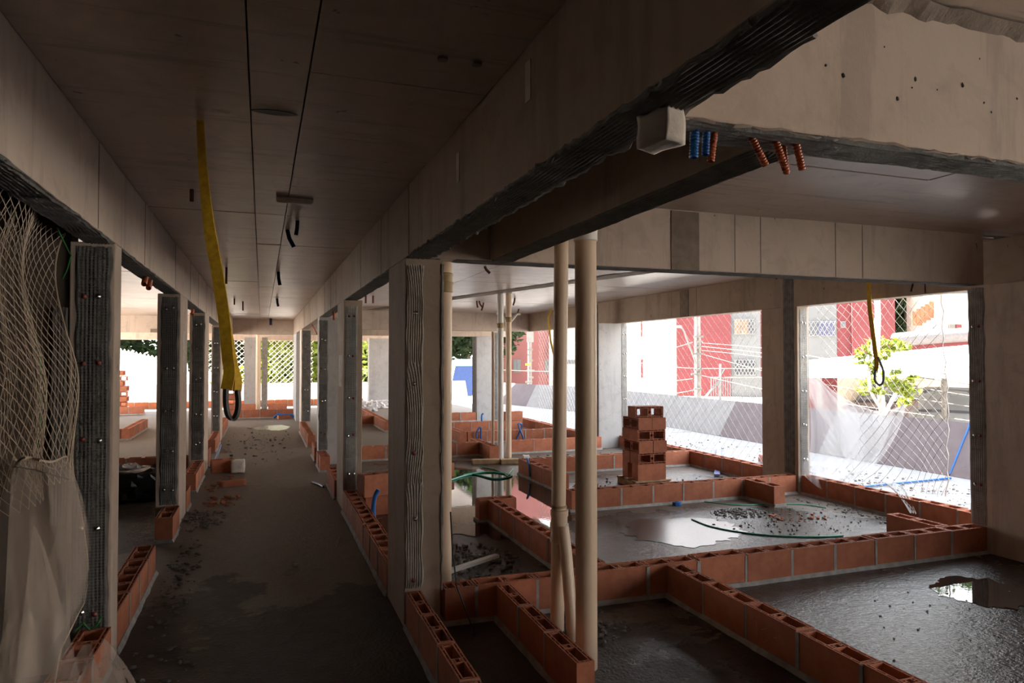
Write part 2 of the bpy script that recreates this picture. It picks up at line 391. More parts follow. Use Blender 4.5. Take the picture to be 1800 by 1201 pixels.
# left side
t = column('near left concrete column with black mortar and wire mesh behind the brownish net', -.925, -.72, 4.10, 4.27)
front_strip(t, -.90, .165, 4.10, .02, ZB-.02, 9, 12, wav=.12, amp=.006, r=.0012, pitch=.0155, mesh_parts=((.1,1.0),(1.0,2.17)), pins=(.3,.72,1.18,1.56,1.9), redp=.6)
comb(t, (-1.0, 4.10, .75), XP, ZP, FN, .07, 1.1, 5, MORT, 13, wav=.2, name='mortar_smear')
t = column('second concrete column on the left of the corridor, with a paper label on its side', -.918, -.72, 7.22, 7.86)
front_strip(t, -.885, .15, 7.22, .22, ZB-.03, 9, 14, wav=.1, r=.0015, pins=(.36,.72,1.1,1.5,2.05), redp=0, mesh_parts=((.27,.42),(.62,.75),(.98,1.4),(1.45,2.1)))
MB().box(-.7205, -.718, 7.4, 7.62, 1.45, 1.85).build('paper_label', PAPER, t)
t = column('third concrete column on the left of the corridor', -.91, -.72, 10.21, 10.96)
front_strip(t, -.875, .15, 10.21, .22, ZB-.04, 7, 15, wav=.1, r=.0017, pitch=.02, pins=(.44,.83,1.3,1.72,2.04), redp=0, mesh_parts=((1.55,2.0),(1.1,1.25),(.6,.8),(.3,.42)))
t = column('fourth and farthest concrete column on the left of the corridor, beside the yellow sling loop', -.879, -.72, 14.08, 14.89)
front_strip(t, -.855, .12, 14.08, .22, ZB-.04, 6, 16, wav=.1, mesh=False, pins=(.5,.95,1.4,1.85), redp=0)
# outer side of the right rooms
t = column('pale bluish concrete column behind the brick stack, mesh strip on its right edge', 5.54, 6.10, 10.95, 11.16, mat=PALE)
front_strip(t, 5.99, .115, 10.95, .02, ZB, 6, 18, mat=MORTW, wav=.1, mesh_parts=((.1,2.1),), r=.0016, pitch=.02, pins=(.45,.85,1.25,1.65,2.0), redp=0)
comb(t, (5.54, 11.15, .02), (0,-1,0), ZP, (-1,0,0), .18, ZC-.1, 4, MORT, 19, name='dark_mortar_strip')
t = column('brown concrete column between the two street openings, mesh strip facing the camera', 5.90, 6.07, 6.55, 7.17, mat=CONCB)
front_strip(t, 5.93, .12, 6.55, .02, ZB-.02, 7, 20, mat=MORTW, wav=.05, mesh_parts=((.25,2.1),), r=.0016, pitch=.018, pins=(.4,.8,1.2,1.6,2.0), redp=0)
comb(t, (5.90, 6.78, .22), (0,-1,0), ZP, (-1,0,0), .18, ZB+.2, 5, MORT, 21, name='dark_mortar_strip', wav=.05)
t = column('broad stained concrete column at the right edge of the picture', 5.57, 6.07, 1.75, 4.20)  # near end, out of view, stretched to block light from the centre column
comb(t, (5.57, 4.20, .22), (0,-1,0), ZP, (-1,0,0), .14, ZB-.24, 8, MORTW, 22, wav=.1)
wires(t, (5.57, 4.185, .24), (0,-1,0), ZP, (-1,0,0), .11, .25, .016); wires(t, (5.57, 4.185, .85), (0,-1,0), ZP, (-1,0,0), .11, .3, .016)
for z in (.55,.95,1.4,1.85): pin(t, (5.556, 4.15, z), (-1,0,0)); pin(t, (5.556, 4.10, z), (-1,0,0), 'red')
t = column('pale concrete column beside the far window, behind the thin pipes', 5.03, 5.58, 16.6, 17.0, 2.1, mat=PALE)
comb(t, (5.50, 16.6, .02), XP, ZP, FN, .09, ZB, 4, MORT, 23)
comb(t, (5.03, 16.98, .02), (0,-1,0), ZP, (-1,0,0), .3, ZB, 4, MORT, 24, name='dark_mortar_strip')
t = column('white concrete column seen between the second corridor column and the foreground column, sacks at its foot', 3.2, 4.0, 22.3, 22.6, mat=PALE)
t = column('pale concrete column at the corridor end opening, left of the thin pipe', -.5, -.02, 22.6, 22.9, mat=PALE)
t = column('narrow grey concrete column in the middle of the corridor end opening', .0, .17, 22.55, 22.8, mat=MORTW)

# ------------------------------------------------------------------ beams
def beam(label, x0, x1, y0, y1, z0=ZB, z1=ZC+.01, seams=None, mat=CONC, ax=None, face=None):
    t = thing('concrete_beam', label, 'beam', ((x0+x1)/2, (y0+y1)/2, z0), 'bare concrete beams')
    MB().box(x0, x1, y0, y1, z0, z1).build('beam_body', mat, t, bevel=.006)
    for s in seams or ():                       # formwork joints: small fins of concrete on the face
        if ax == 'y': MB().box(face-.003, face+.003, s-.0025, s+.0025, z0+.004, z1-.012).build('formwork_fin', FIN, t)
        else: MB().box(s-.0025, s+.0025, face-.003, face+.003, z0+.004, z1-.012).build('formwork_fin', FIN, t)
    return t
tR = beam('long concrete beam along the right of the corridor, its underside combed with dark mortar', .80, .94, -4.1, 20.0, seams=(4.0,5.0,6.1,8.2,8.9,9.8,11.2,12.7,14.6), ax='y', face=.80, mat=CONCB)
comb(tR, (.80, -.6, ZB), XP, (0,1,0), (0,0,-1), .14, 4.7, 9, MORT, 30, amp=.007, step=.03, wav=.35)
comb(tR, (.80, 4.69, ZB), XP, (0,1,0), (0,0,-1), .14, 2.7, 8, MORT, 31, amp=.006)
comb(tR, (.80, 8.05, ZB), XP, (0,1,0), (0,0,-1), .14, 2.6, 6, MORT, 32)
for y0_, y1_, s_ in ((1.0,4.0,1),(1.0,4.0,2)):        # squeezed-out mortar along both edges
    xx = .803 if s_ == 1 else .945
    MB().tube([(xx+.004*rnd.uniform(-1,1), y0_+k*.03, ZB-.004+.006*rnd.uniform(-1,1)) for k in range(int((y1_-y0_)/.03))], [.004+.007*rnd.random() for k in range(int((y1_-y0_)/.03))], 5).build('mortar_ridge', MORTW if s_ == 2 else MORT, tR)
for y_ in (2.05, 2.9): MB().box(.7975, .80, y_, y_+.045, 2.42-(.06 if y_ > 2.5 else 0), 2.55-(.06 if y_ > 2.5 else 0)).build('pale_patch', FOAM, tR)
tL = beam('long concrete beam along the left of the corridor, its underside combed with dark mortar', -.86, -.72, -4.1, 20.0, seams=(1.9,3.68,5.05,6.75,8.1,9.1,10.4,11.5,12.6,13.6), ax='y', face=-.72)
comb(tL, (-.86, .8, ZB), XP, (0,1,0), (0,0,-1), .14, 3.3, 9, MORT, 33, amp=.008, step=.02, wav=.5)
comb(tL, (-.86, 4.28, ZB), XP, (0,1,0), (0,0,-1), .14, 2.9, 8, MORT, 34, amp=.006)
comb(tL, (-.86, 7.87, ZB), XP, (0,1,0), (0,0,-1), .14, 2.3, 6, MORT, 35); comb(tL, (-.86, 10.97, ZB), XP, (0,1,0), (0,0,-1), .14, 3.1, 6, MORT, 36)
tA = beam('pale concrete cross beam at the upper right with blue and orange conduits below it', .94, 5.57, 1.46, 1.60)
comb(tA, (.96, 1.60, ZB), (0,-1,0), XP, (0,0,-1), .14, 4.5, 8, MORT, 37, amp=.008, step=.022, wav=.5)
MB().tube([(.97+k*.03, 1.463+.004*rnd.uniform(-1,1), ZB+.006*rnd.uniform(-1,1)) for k in range(150)], [.002+.004*rnd.random() for k in range(150)], 5).build('mortar_ridge', FIN, tA)
MB().grid(lambda s, t_: (.95+4.6*t_, 1.46-.035*s*(1+.5*noise.noise((t_*60,1,1))), ZC-.03*(1-s)*(1+.6*noise.noise((t_*70,5,2)))-.0035), 3, 160).build('mortar_fillet', MORTB, tA)
for k in range(14):
    x_ = rnd.uniform(1.15, 2.4); z_ = rnd.uniform(2.26, 2.52); s_ = rnd.choice((.003,.004,.007))
    MB().rock((x_, 1.4605, z_), s_, k, 1.3).build('blow_hole', BLK, tA)
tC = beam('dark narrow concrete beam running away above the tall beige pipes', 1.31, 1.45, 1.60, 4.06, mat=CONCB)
comb(tC, (1.31, 1.62, ZB), XP, (0,1,0), (0,0,-1), .14, 2.42, 8, MORT, 38, amp=.007, step=.022)
tB = beam('long pale concrete cross beam spanning from the centre column to the right column', .94, 5.57, 4.06, 4.20, seams=(3.12,3.34,4.02,4.28), ax='x', face=4.06)
MB().box(2.60, 2.82, 4.052, 4.06, ZB, ZC-.01).build('brown_mortar_patch', MORTB, tB)
comb(tB, (1.1, 4.20, ZB), (0,-1,0), XP, (0,0,-1), .14, 4.4, 6, MORT, 39)
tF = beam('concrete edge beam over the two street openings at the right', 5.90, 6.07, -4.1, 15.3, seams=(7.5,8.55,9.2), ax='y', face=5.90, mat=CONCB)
MB().box(5.892, 5.90, 8.75, 8.97, ZB, ZC-.01).build('brown_mortar_patch', MORTB, tF)
beam('concrete cross beam at the far side of the right rooms', 1.02, 5.90, 15.25, 15.40)
t = beam('pale concrete lintel over the far window of the right rooms', 1.0, 5.9, 16.63, 16.74, 2.1)
MB().box(2.95, 3.25, 16.59, 16.6, 2.2, 2.35).build('brown_mortar_patch', MORTB, t)
beam('dark concrete beam across the far end of the corridor', -.72, .80, 19.8, 19.95)
t = beam('pale lintel over the end openings beyond the corridor', -6.0, 5.9, 23.6, 23.8, 2.12)
t = beam('dark concrete cross beam in the left rooms', -4.6, -.86, 18.9, 19.05)
MB().box(-2.55, -2.2, 18.89, 18.9, ZB, ZB+.09).build('brown_mortar_patch', MORTB, t)
# brown mortar bands smeared across the right soffit
def band(a, b, wd, nm):
    a, b = Vector(a), Vector(b); d = (b-a).normalized(); s = Vector((-d.y, d.x, 0))*wd/2; n = int((b-a).length/.12)
    def P(s_, t_):
        p = a + (b-a)*t_; k = (s_*2-1)*(1 + .25*noise.noise((p.x*5, p.y*5, s_*9)))
        return (p.x+s.x*k, p.y+s.y*k, ZC-.006-.002*math.sin(s_*3.14))
    m_ = MB().grid(P, 3, n)
    return m_.build('mortar_band', MORTB, ceil)
band((2.55,4.15),(2.62,1.62),.2,'') if False else None
band(Vector((1.75,3.98,0)), Vector((2.55,1.65,0)), .17, '')
band(Vector((2.2,14.9,0)), Vector((4.9,4.6,0)), .28, '')
band(Vector((1.05,4.95,0)), Vector((5.7,5.0,0)), .2, '')
band(Vector((1.6,5.05,0)), Vector((2.1,4.3,0)), .12, '')

# ------------------------------------------------------------------ hollow clay blocks
def block_mesh(name, L, Wd, Hh, fine):
    holes = []
    if fine:
        sk, gp = .007, (.011 if Wd > .12 else .008); e = sk+gp+sk
        n = 7
        for row in (sk, Wd-sk-gp):                     # slots in the two long shells
            st = (L-.014)/n
            for k in range(n): holes.append((.007+k*st+.004, .007+(k+1)*st-.004, row, row+gp))
        cw = .05; x1 = L/2-cw/2
        for a, b in ((e, x1), (L-x1, L-e)): holes.append((a, b, e, Wd-e))
        m = (Wd-2*e)
        holes += [(L/2-cw/2+.009, L/2+cw/2-.009, e+m*.3, Wd-e-m*.3), (L/2-cw/2+.012, L/2-.004, e+.003, e+m*.3-.006), (L/2+.004, L/2+cw/2-.012, e+.003, e+m*.3-.006),
                  (L/2-cw/2+.012, L/2-.004, Wd-e-m*.3+.006, Wd-e-.003), (L/2+.004, L/2+cw/2-.012, Wd-e-m*.3+.006, Wd-e-.003)]
        for a in (sk, L-sk-gp):
            for k in range(2): holes.append((a, a+gp, e+k*m/2+.004, e+(k+1)*m/2-.004))
    else:
        e = .022
        for a, b in ((e, L/2-.02), (L/2+.02, L-e)): holes.append((a, b, e, Wd-e))
    xs = sorted({0., L} | {round(v, 5) for h in holes for v in h[:2]}); ys = sorted({0., Wd} | {round(v, 5) for h in holes for v in h[2:]})
    def hole(i, j):
        if i < 0 or j < 0 or i >= len(xs)-1 or j >= len(ys)-1: return True
        cx, cy_ = (xs[i]+xs[i+1])/2, (ys[j]+ys[j+1])/2
        return any(h[0] < cx < h[1] and h[2] < cy_ < h[3] for h in holes)
    bm = bmesh.new(); vc = {}
    def V(i, j, z):
        k = (i, j, z)
        if k not in vc: vc[k] = bm.verts.new((xs[i]-L/2, ys[j]-Wd/2, z*Hh))
        return vc[k]
    for i in range(len(xs)-1):
        for j in range(len(ys)-1):
            if hole(i, j): continue
            bm.faces.new((V(i,j,1), V(i+1,j,1), V(i+1,j+1,1), V(i,j+1,1))); bm.faces.new((V(i,j,0), V(i,j+1,0), V(i+1,j+1,0), V(i+1,j,0)))
            if hole(i-1, j): bm.faces.new((V(i,j,0), V(i,j,1), V(i,j+1,1), V(i,j+1,0)))
            if hole(i+1, j): bm.faces.new((V(i+1,j,0), V(i+1,j+1,0), V(i+1,j+1,1), V(i+1,j,1)))
            if hole(i, j-1): bm.faces.new((V(i,j,0), V(i+1,j,0), V(i+1,j,1), V(i,j,1)))
            if hole(i, j+1): bm.faces.new((V(i,j+1,0), V(i,j+1,1), V(i+1,j+1,1), V(i+1,j+1,0)))
    bmesh.ops.dissolve_limit(bm, angle_limit=.01, verts=bm.verts, edges=bm.edges, delimit={'NORMAL'})
    me = bpy.data.meshes.new(name); bm.to_mesh(me); bm.free(); me.materials.append(BRICK); return me
BM = {}
def block(Wd, fine, L=.39):
    k = (Wd, fine, L)
    if k not in BM: BM[k] = block_mesh('brick', L, Wd, .19, fine)
    return BM[k]
def course(label, ax, a, b, c, wd=.14, z0=.026, fine=True, first_half=False, skip=(), group='low first courses of hollow clay brick'):
    """one row of blocks from a to b along axis ax, its near/left face at c"""
    mid = (a+b)/2; loc = (mid, c+wd/2, 0) if ax == 'x' else (c+wd/2, mid, 0)
    t = thing('brick_course', label, 'brick wall', loc, group)
    cuts = [a]; pos = a
    if first_half and b-a > .6: pos += .20; cuts.append(pos)
    n = max(1, round((b-pos)/.402))
    cuts += [pos + (b-pos)*(k+1)/n for k in range(n)]
    for k in range(len(cuts)-1):
        if k in skip: continue
        p, q = cuts[k], cuts[k+1]; ln = q-p-.012; half = ln < .26
        me = block(wd, fine, .19 if half else .39); s = ln/(.19 if half else .39)
        cc = (p+q)/2; j = rnd.uniform(-.004,.004); rz = rnd.uniform(-.012,.012); zz = z0+rnd.uniform(-.004,.004)
        if ax == 'x': place(me, 'brick', t, (cc, c+wd/2+j, zz), rz, (s,1,1))
        else: place(me, 'brick', t, (c+wd/2+j, cc, zz), math.pi/2+rz, (s,1,1))
        if k:
            jt = rnd.uniform(.009,.014); e = rnd.uniform(.000,.005); m = MB()
            if ax == 'x': m.box(p-jt, p+jt, c-e, c+wd+e, z0-.01, z0+.185)
            else: m.box(c-e, c+wd+e, p-jt, p+jt, z0-.01, z0+.185)
            m.build('mortar_joint', MORTW, t)
    ns = max(2, int((b-a)/.11)); m = MB()
    def prof(s):
        o_ = .012+.018*abs(noise.noise((s*6, c, 3))); return o_
    vs = []
    for k in range(ns+1):
        s = a-.012 + (b-a+.024)*k/ns; o1 = prof(s); o2 = prof(s+40)
        vs += [(s, c-o1, 0), (s, c-.001, z0+.004*rnd.random()), (s, c+wd+.001, z0+.004*rnd.random()), (s, c+wd+o2, 0)]
    m.v = vs if ax == 'x' else [(y,x,z) for x,y,z in vs]
    for k in range(ns):
        i = k*4
        for d in range(3): m.f.append((i+d, i+d+1, i+d+5, i+d+4))
    m.f += [(3,2,1,0), (ns*4, ns*4+1, ns*4+2, ns*4+3)]
    if ax == 'x': m.f = [tuple(reversed(f)) for f in m.f]
    m.build('mortar_bed', MORTW, t)
    return t
# right rooms, front to back
course('brick course along the right of the corridor in front of the dark centre column', 'y', .9, 4.10, .805, .09)
course('short brick course ending in an open end beside the tall beige pipes', 'y', 2.89, 4.05, 1.35, .09)
W1 = course('long straight brick course from the centre column to the right column', 'x', 1.03, 5.565, 4.06, .14, first_half=True)
W4 = course('brick course running to the bottom right corner with chalk scribbles', 'y', .45, 4.05, 2.55, .115)
W5 = course('brick course behind the long cross course, beside the mirror puddle', 'y', 4.215, 6.45, 2.07, .115)
course('single brick turned across the far end of the course beside the mirror puddle', 'x', 1.98, 2.37, 6.46, .14)
course('brick course in front of the tall brick stack', 'x', 3.0, 5.88, 6.56, .14, first_half=True)
course('short brick stub left of the white veil, pointing at the camera', 'y', 6.06, 6.55, 5.14, .14)
course('short brick stub in the right corner by the stained column', 'y', 4.21, 4.70, 5.19, .14)
course('brick course under the street opening with the white veil', 'y', 4.21, 6.53, 5.93, .14)
course('brick course under the street opening behind the brick stack', 'y', 7.19, 10.93, 5.93, .14)
course('brick course behind the tall brick stack', 'x', 3.44, 5.92, 8.78, .14, fine=False)
course('brick course with a blue hose end left of the brick stack', 'y', 7.55, 8.92, 3.29, .14)
course('brick course behind the foreground column, in line with the thin pipes', 'x', 1.44, 3.32, 10.82, .14, fine=False)
course('brick stub beside the thin far pipes', 'y', 10.28, 11.36, 3.33, .14)
course('brick course right of the thin far pipes', 'x', 3.86, 5.53, 10.82, .14, fine=False)
course('brick course with two blue hose ends behind the thin pipes', 'x', 3.57, 5.48, 12.37, .14, fine=False)
course('brick course at the left of the far small room', 'y', 12.37, 14.18, 3.42, .14, fine=False)
course('third brick course behind the thin pipes, a loose brick on it', 'x', 3.42, 5.35, 14.2, .14, fine=False)
course('brick course under the far window of the right rooms', 'x', 3.8, 5.02, 16.6, .14, fine=False)
course('brick course along the far street side of the right rooms', 'y', 11.3, 15.5, 5.5, .14, fine=False)
course('far brick course leading to the sacks, seen between two corridor columns', 'y', 14.9, 18.8, 2.48, .14, fine=False)
course('far brick stub seen between two corridor columns', 'x', 1.75, 2.47, 16.5, .14, fine=False)
# along the corridor
course('brick course between the first and second columns on the right of the corridor', 'y', 4.70, 7.39, .795, .14)
course('brick course behind the second column on the right of the corridor', 'y', 8.05, 9.05, .775, .14)
course('short brick end in front of the broad pale corridor column', 'y', 9.98, 10.66, .77, .13)
course('brick course just behind the broad pale corridor column', 'y', 11.03, 11.75, .77, .13, fine=False)
course('brick course before the fourth column on the right of the corridor', 'y', 12.73, 15.5, .765, .13, fine=False)
course('brick course under the near left column behind the white bag', 'y', 2.5, 4.09, -.86, .14)
course('brick course behind the near left column along the corridor', 'y', 4.28, 5.74, -.86, .14)
course('single brick in front of the second left column', 'y', 6.67, 7.20, -.855, .14)
course('brick course behind the second left column', 'y', 7.87, 8.3, -.855, .14)
course('brick course in front of the third left column', 'y', 9.0, 10.2, -.855, .14)
course('brick course behind the third left column', 'y', 10.97, 11.65, -.855, .14, fine=False)
course('brick course in front of the fourth left column', 'y', 12.6, 14.06, -.845, .13, fine=False)
course('brick course behind the fourth left column at the corridor end', 'y', 14.9, 17.2, -.845, .13, fine=False)
course('brick course across the far end of the corridor', 'x', -.86, .80, 19.3, .14, fine=False)
course('second brick row beyond the corridor end, left of the thin pipe', 'x', -.75, -.15, 21.7, .14, fine=False)
course('small brick piece beyond the corridor end, right of the thin pipe', 'x', .18, .72, 21.7, .14, fine=False)
course('brick row under the far end openings', 'x', -6.0, 3.2, 23.6, .14, fine=False)
course('dark brick course across the left room', 'x', -4.5, -.93, 10.7, .14, fine=False)
course('brick course end lit in the left room', 'y', 15.1, 17.4, -2.52, .14, fine=False)
course('brick course facing the camera in the left room', 'x', -4.5, -2.53, 15.1, .14, fine=False)
course('upper brick row in the left room below the bright opening', 'x', -4.55, -3.05, 21.6, .14, fine=False)

CHALK = plain('chalk', (.75,.62,.5), .9)
def chalk(uv): MB().tube([ox(u, v, 2.5475) for u, v in uv], .0016, 4).build('chalk_mark', CHALK, W4)
chalk(((1329,1091),(1330,1104),(1330,1118))); chalk(((1339,1107),(1348,1105),(1345,1113),(1353,1119),(1348,1128),(1340,1130)))
chalk(((1360,1122),(1366,1121))); chalk(((1369,1120),(1374,1117),(1377,1127),(1380,1138)))
def at(u, v, d): return EYE + ray(u, v)*d
# ------------------------------------------------------------------ puddles
def puddle(label, cx, cy_, rx, ry, seed, rot=0, mat=WATER):
    m = MB(); m.v.append((cx, cy_, .003)); n = 120
    for k in range(n):
        a = 2*math.pi*k/n; r_ = 1 + .28*noise.noise((math.cos(a)*1.3+seed, math.sin(a)*1.3, seed)) + .16*noise.noise((math.cos(a)*5, math.sin(a)*5+seed, 1)) + .09*noise.noise((math.cos(a)*14, math.sin(a)*14, seed))
        x, y = rx*r_*math.cos(a), ry*r_*math.sin(a)
        m.v.append((cx+x*math.cos(rot)-y*math.sin(rot), cy_+x*math.sin(rot)+y*math.cos(rot), .003))
    m.f = [(0, 1+k, 1+(k+1) % n) for k in range(n)]
    return tag(m.build('puddle', mat, origin=(cx,cy_,0)), label, 'puddle', 'rain puddles on the floor')
puddle('large mirror puddle reflecting the pink house, between two brick courses', 2.32, 7.75, 1.0, 1.95, 2, -.1)
puddle('bright puddle on the floor of the right front room', 4.62, 3.42, .33, .30, 7)
puddle('dim shallow puddle with a pink glint in the middle room', 3.68, 5.55, .55, .5, 9, 0, WATERR)
puddle('small shiny puddle at the far end of the corridor', .25, 16.6, .38, .6, 11, 0, WATERR)

# ------------------------------------------------------------------ plastic pipes
def pipe(label, x, y, r, z1, mat=PVC, z0=0., lean=(0,0), socket=None, name='drain_pipe', tape=None):
    t = thing(name, label, 'pipe', (x, y, z0))
    MB().tube([(x, y, z0), (x+lean[0], y+lean[1], z1)], r, 28).build('pipe_barrel', mat, t, smooth=True)
    for z, mt in socket or ():
        k = (z-z0)/(z1-z0); px, py = x+lean[0]*k, y+lean[1]*k
        MB().lathe([(r+.0005,0),(r+.006,.004),(r+.006,.055),(r+.010,.06),(r+.010,.075),(r+.0005,.08)], (px,py,z), 28).build('pipe_socket', mt, t, smooth=True)
    return t
t = pipe('thickest beige drain pipe standing in front, right of its thinner neighbour', 1.585, 3.28, .056, 2.6, socket=((2.2, PVCW),))
t = thing('drain_pipe', 'thinner beige drain pipe that forks into two legs near the floor', 'pipe', (1.645, 3.74, 0))
MB().tube([(1.628,3.74,.55),(1.655,3.74,2.6)], .042, 24).build('pipe_barrel', PVC, t, smooth=True)
MB().tube([(1.628,3.74,.60),(1.620,3.74,.02)], .040, 24).build('branch_pipe', PVC, t, smooth=True)
MB().tube([(1.640,3.70,.62),(1.642,3.66,.48),(1.640,3.56,.02)], .034, 22).build('branch_pipe', PVC, t, smooth=True)
MB().lathe([(.043,0),(.052,.005),(.052,.05),(.047,.06),(.047,.15),(.052,.16),(.052,.19),(.043,.195)], (1.633,3.735,.52), 24).build('fork_fitting', PVC, t, smooth=True)
MB().lathe([(.047,0),(.047,.012)], (1.630,3.735,.725), 24).build('rubber_ring', PVCG, t, smooth=True)
MB().box(1.640,1.672,3.690,3.694,.60,.64).build('sticker', PVCW, t)
t = pipe('pale pipe right behind the centre column, brown sleeve near its top', 1.235, 4.87, .052, 2.6, PVC, socket=((2.06, PVCG),(2.12, PVCG)))
pipe('grey thin drain pipe in the middle distance', 3.54, 10.40, .05, 2.6, PVCW, socket=((2.05, PVCG),))
t = pipe('beige thin drain pipe in the middle distance with side arms under the slab', 3.69, 10.44, .047, 2.6, PVC, socket=((2.15, PVCG),))
for sg in (-1, 1): MB().tube([(3.69,10.44,2.12),(3.69+sg*.14,10.44,2.28),(3.69+sg*.2,10.44,2.28)], .02, 10).build('side_arm', PVCW, t, smooth=True)
pipe('thinnest beige pipe beside the grey one in the middle distance', 3.465, 10.55, .024, 2.0, PVC)
pipe('beige pipe at the far end of the corridor', -.10, 22.4, .07, 2.5, PVC)

# ------------------------------------------------------------------ yellow lifting slings
def ribbon(m, pts, wd, th=.003, side=(1,0,0)):
    pts = [Vector(p) for p in pts]; b = len(m.v); side = Vector(side)
    for i, p in enumerate(pts):
        t_ = (pts[min(i+1,len(pts)-1)]-pts[max(i-1,0)]).normalized(); w_ = wd[i] if isinstance(wd, list) else wd
        s = (side - t_*side.dot(t_)).normalized()*w_/2; n_ = t_.cross(s).normalized()*th
        m.v += [tuple(p-s-n_), tuple(p+s-n_), tuple(p+s+n_), tuple(p-s+n_)]
    for i in range(len(pts)-1):
        for k in range(4): m.f.append((b+i*4+k, b+i*4+(k+1) % 4, b+i*4+4+(k+1) % 4, b+i*4+4+k))
    e = b+(len(pts)-1)*4; m.f += [(b+3,b+2,b+1,b),(e,e+1,e+2,e+3)]
    return m
def smooth_path(ps, n=6):
    out = []; ps = [Vector(p) for p in ps]
    for i in range(len(ps)-1):
        p0, p1, p2, p3 = ps[max(i-1,0)], ps[i], ps[i+1], ps[min(i+2,len(ps)-1)]
        for k in range(n):
            t_ = k/n; out.append(.5*((2*p1)+(p2-p0)*t_+(2*p0-5*p1+4*p2-p3)*t_*t_+(3*p1-p0-3*p2+p3)*t_**3))
    return out+[ps[-1]]
YS = 3.2
t = thing('lifting_sling', 'long yellow lifting sling hanging in the corridor with a black sleeved eye', 'sling', (-.16, YS, 1.3))
pa = smooth_path([oy(u, v, YS) for u, v in ((351,196),(357,300),(368,400),(382,480),(394,560),(400,625),(403,655),(398,685))])
ribbon(MB(), pa, [.026+.022*min(1,i/14) for i in range(len(pa))], .004, (.95,-.3,0)).build('webbing', YEL, t)
pb = smooth_path([oy(u, v, YS+.012) for u, v in ((351,200),(360,330),(374,430),(390,520),(402,590),(411,640),(418,668),(417,688))])
ribbon(MB(), pb, [.02+.016*min(1,i/14) for i in range(len(pb))], .004, (.8,.6,0)).build('webbing_second_leg', YEL, t)
pc = smooth_path([oy(u, v, YS) for u, v in ((397,684),(397,710),(401,730),(409,737),(416,728),(419,708),(417,686))])
ribbon(MB(), pc, .03, .006, (.5,-.86,0)).build('black_eye_sleeve', BLK, t)
t = thing('lifting_sling', 'yellow lifting sling hanging in the street opening at the right', 'sling', (5.8, 5.35, 1.3))
pa = smooth_path([(5.8,5.43,2.6)]+[ox(u, v, 5.8) for u, v in ((1528,530),(1533,575),(1538,615),(1541,640),(1539,652))])
ribbon(MB(), pa, .045, .003, (.2,-.98,0)).build('webbing', YEL, t)
pc = smooth_path([ox(u, v, 5.8) for u, v in ((1539,650),(1538,668),(1545,677),(1552,672),(1553,655),(1547,636),(1543,628))])
MB().tube(pc, .012, 6).build('black_eye_sleeve', BLK, t)
t = tag(ribbon(MB(), [(5.75,13.55,2.6)]+[ox(u, v, 5.75) for u, v in ((964,560),(968,600),(975,630))], .06, .004, (.2,-.98,0)).build('lifting_sling', YEL), 'thin yellow sling seen far behind the beige pipes', 'sling')

# ------------------------------------------------------------------ conduits under the beam and slab stubs
def corr(p0, p1, r, mat, pitch=.0075):
    p0, p1 = Vector(p0), Vector(p1); n = max(6, int((p1-p0).length/pitch)); m = MB()
    pts = [p0+(p1-p0)*(k/(2*n)) for k in range(2*n+1)]; rs = [r if k % 2 else r*.82 for k in range(2*n+1)]
    m.tube(pts, rs, 12, cap=False); m.tube([p0, p0+(p1-p0)*.99], r*.78, 12, cap=False)
    d = (p1-p0).normalized(); m.tube([p1, p1+d*.0006], [r*.78, r*.95], 12, cap=False)
    return m
for lab, (a, b), r_, mt in (
    ('thick blue corrugated conduit, leftmost under the cross beam', ((1223,200),(1219,277)), .0125, BLU),
    ('thinner blue corrugated conduit between the thick blue and the orange one', ((1243,205),(1240,272)), .0105, BLU),
    ('orange corrugated conduit touching the blue ones under the cross beam', ((1259,205),(1249,284)), .0105, ORA),
    ('slanting orange conduit, second orange from the left under the cross beam', ((1308,215),(1346,291)), .0105, ORA),
    ('slanting orange conduit in the crossed pair under the cross beam', ((1356,225),(1383,304)), .0105, ORA),
    ('short orange conduit behind the crossed pair under the cross beam', ((1374,228),(1383,306)), .0085, ORA),
    ('rightmost orange conduit under the cross beam', ((1394,228),(1410,299)), .0105, ORA)):
    yy = 1.52 if 'behind' not in lab else 1.545
    o = corr(oy(*a, yy), oy(*b, yy), r_, mt).build('corrugated_conduit', mt, smooth=True, origin=oy(*a, yy))
    tag(o, lab, 'conduit', 'conduit ends under the cross beam')
def stub(label, pts, mat, r=.012, group='conduit stubs hanging from the slab'):
    o = MB().tube(pts, r, 8).build('conduit_stub', mat, origin=pts[0], smooth=True); return tag(o, label, 'conduit', group)
def stub_at(label, u, v0, v1, mat, du=0, z=ZC, r=.012):
    p = oz(u, v0, z); q = p + Vector((0,0,-.18)); d = (EYE-p).length; ln = (v1-v0)/FPX*d
    stub(label, [p, p+Vector((du*.3,0,-ln*.5)), p+Vector((du,0,-ln))], mat, r)
for u, v0, v1, lb in ((398,470,497,'dark red conduit stub just right of the yellow sling in the corridor ceiling'),(412,525,535,'left one of two small red stubs in the far corridor ceiling'),(427,530,545,'right one of two small red stubs in the far corridor ceiling')): stub_at(lb, u, v0, v1, DORA)
stub_at('brown conduit stub beside the top of the yellow sling', 337, 333, 352, DORA)
stub_at('curved blue conduit stub in the corridor ceiling by the pale plate', 505, 404, 432, DBLU, .05, r=.016)
stub_at('short blue conduit stub right of the curved one in the corridor ceiling', 523, 388, 412, DBLU, -.01, r=.014)
for u, v0, v1, lb in ((489,478,500,'nearer small blue conduit stub in the far corridor ceiling'),(487,525,538,'farther small blue conduit stub in the far corridor ceiling')): stub_at(lb, u, v0, v1, DBLU, .02, r=.02)
stub_at('blue stub under the dark beam at the corridor end', 476, 560, 571, DBLU, 0, r=.035)
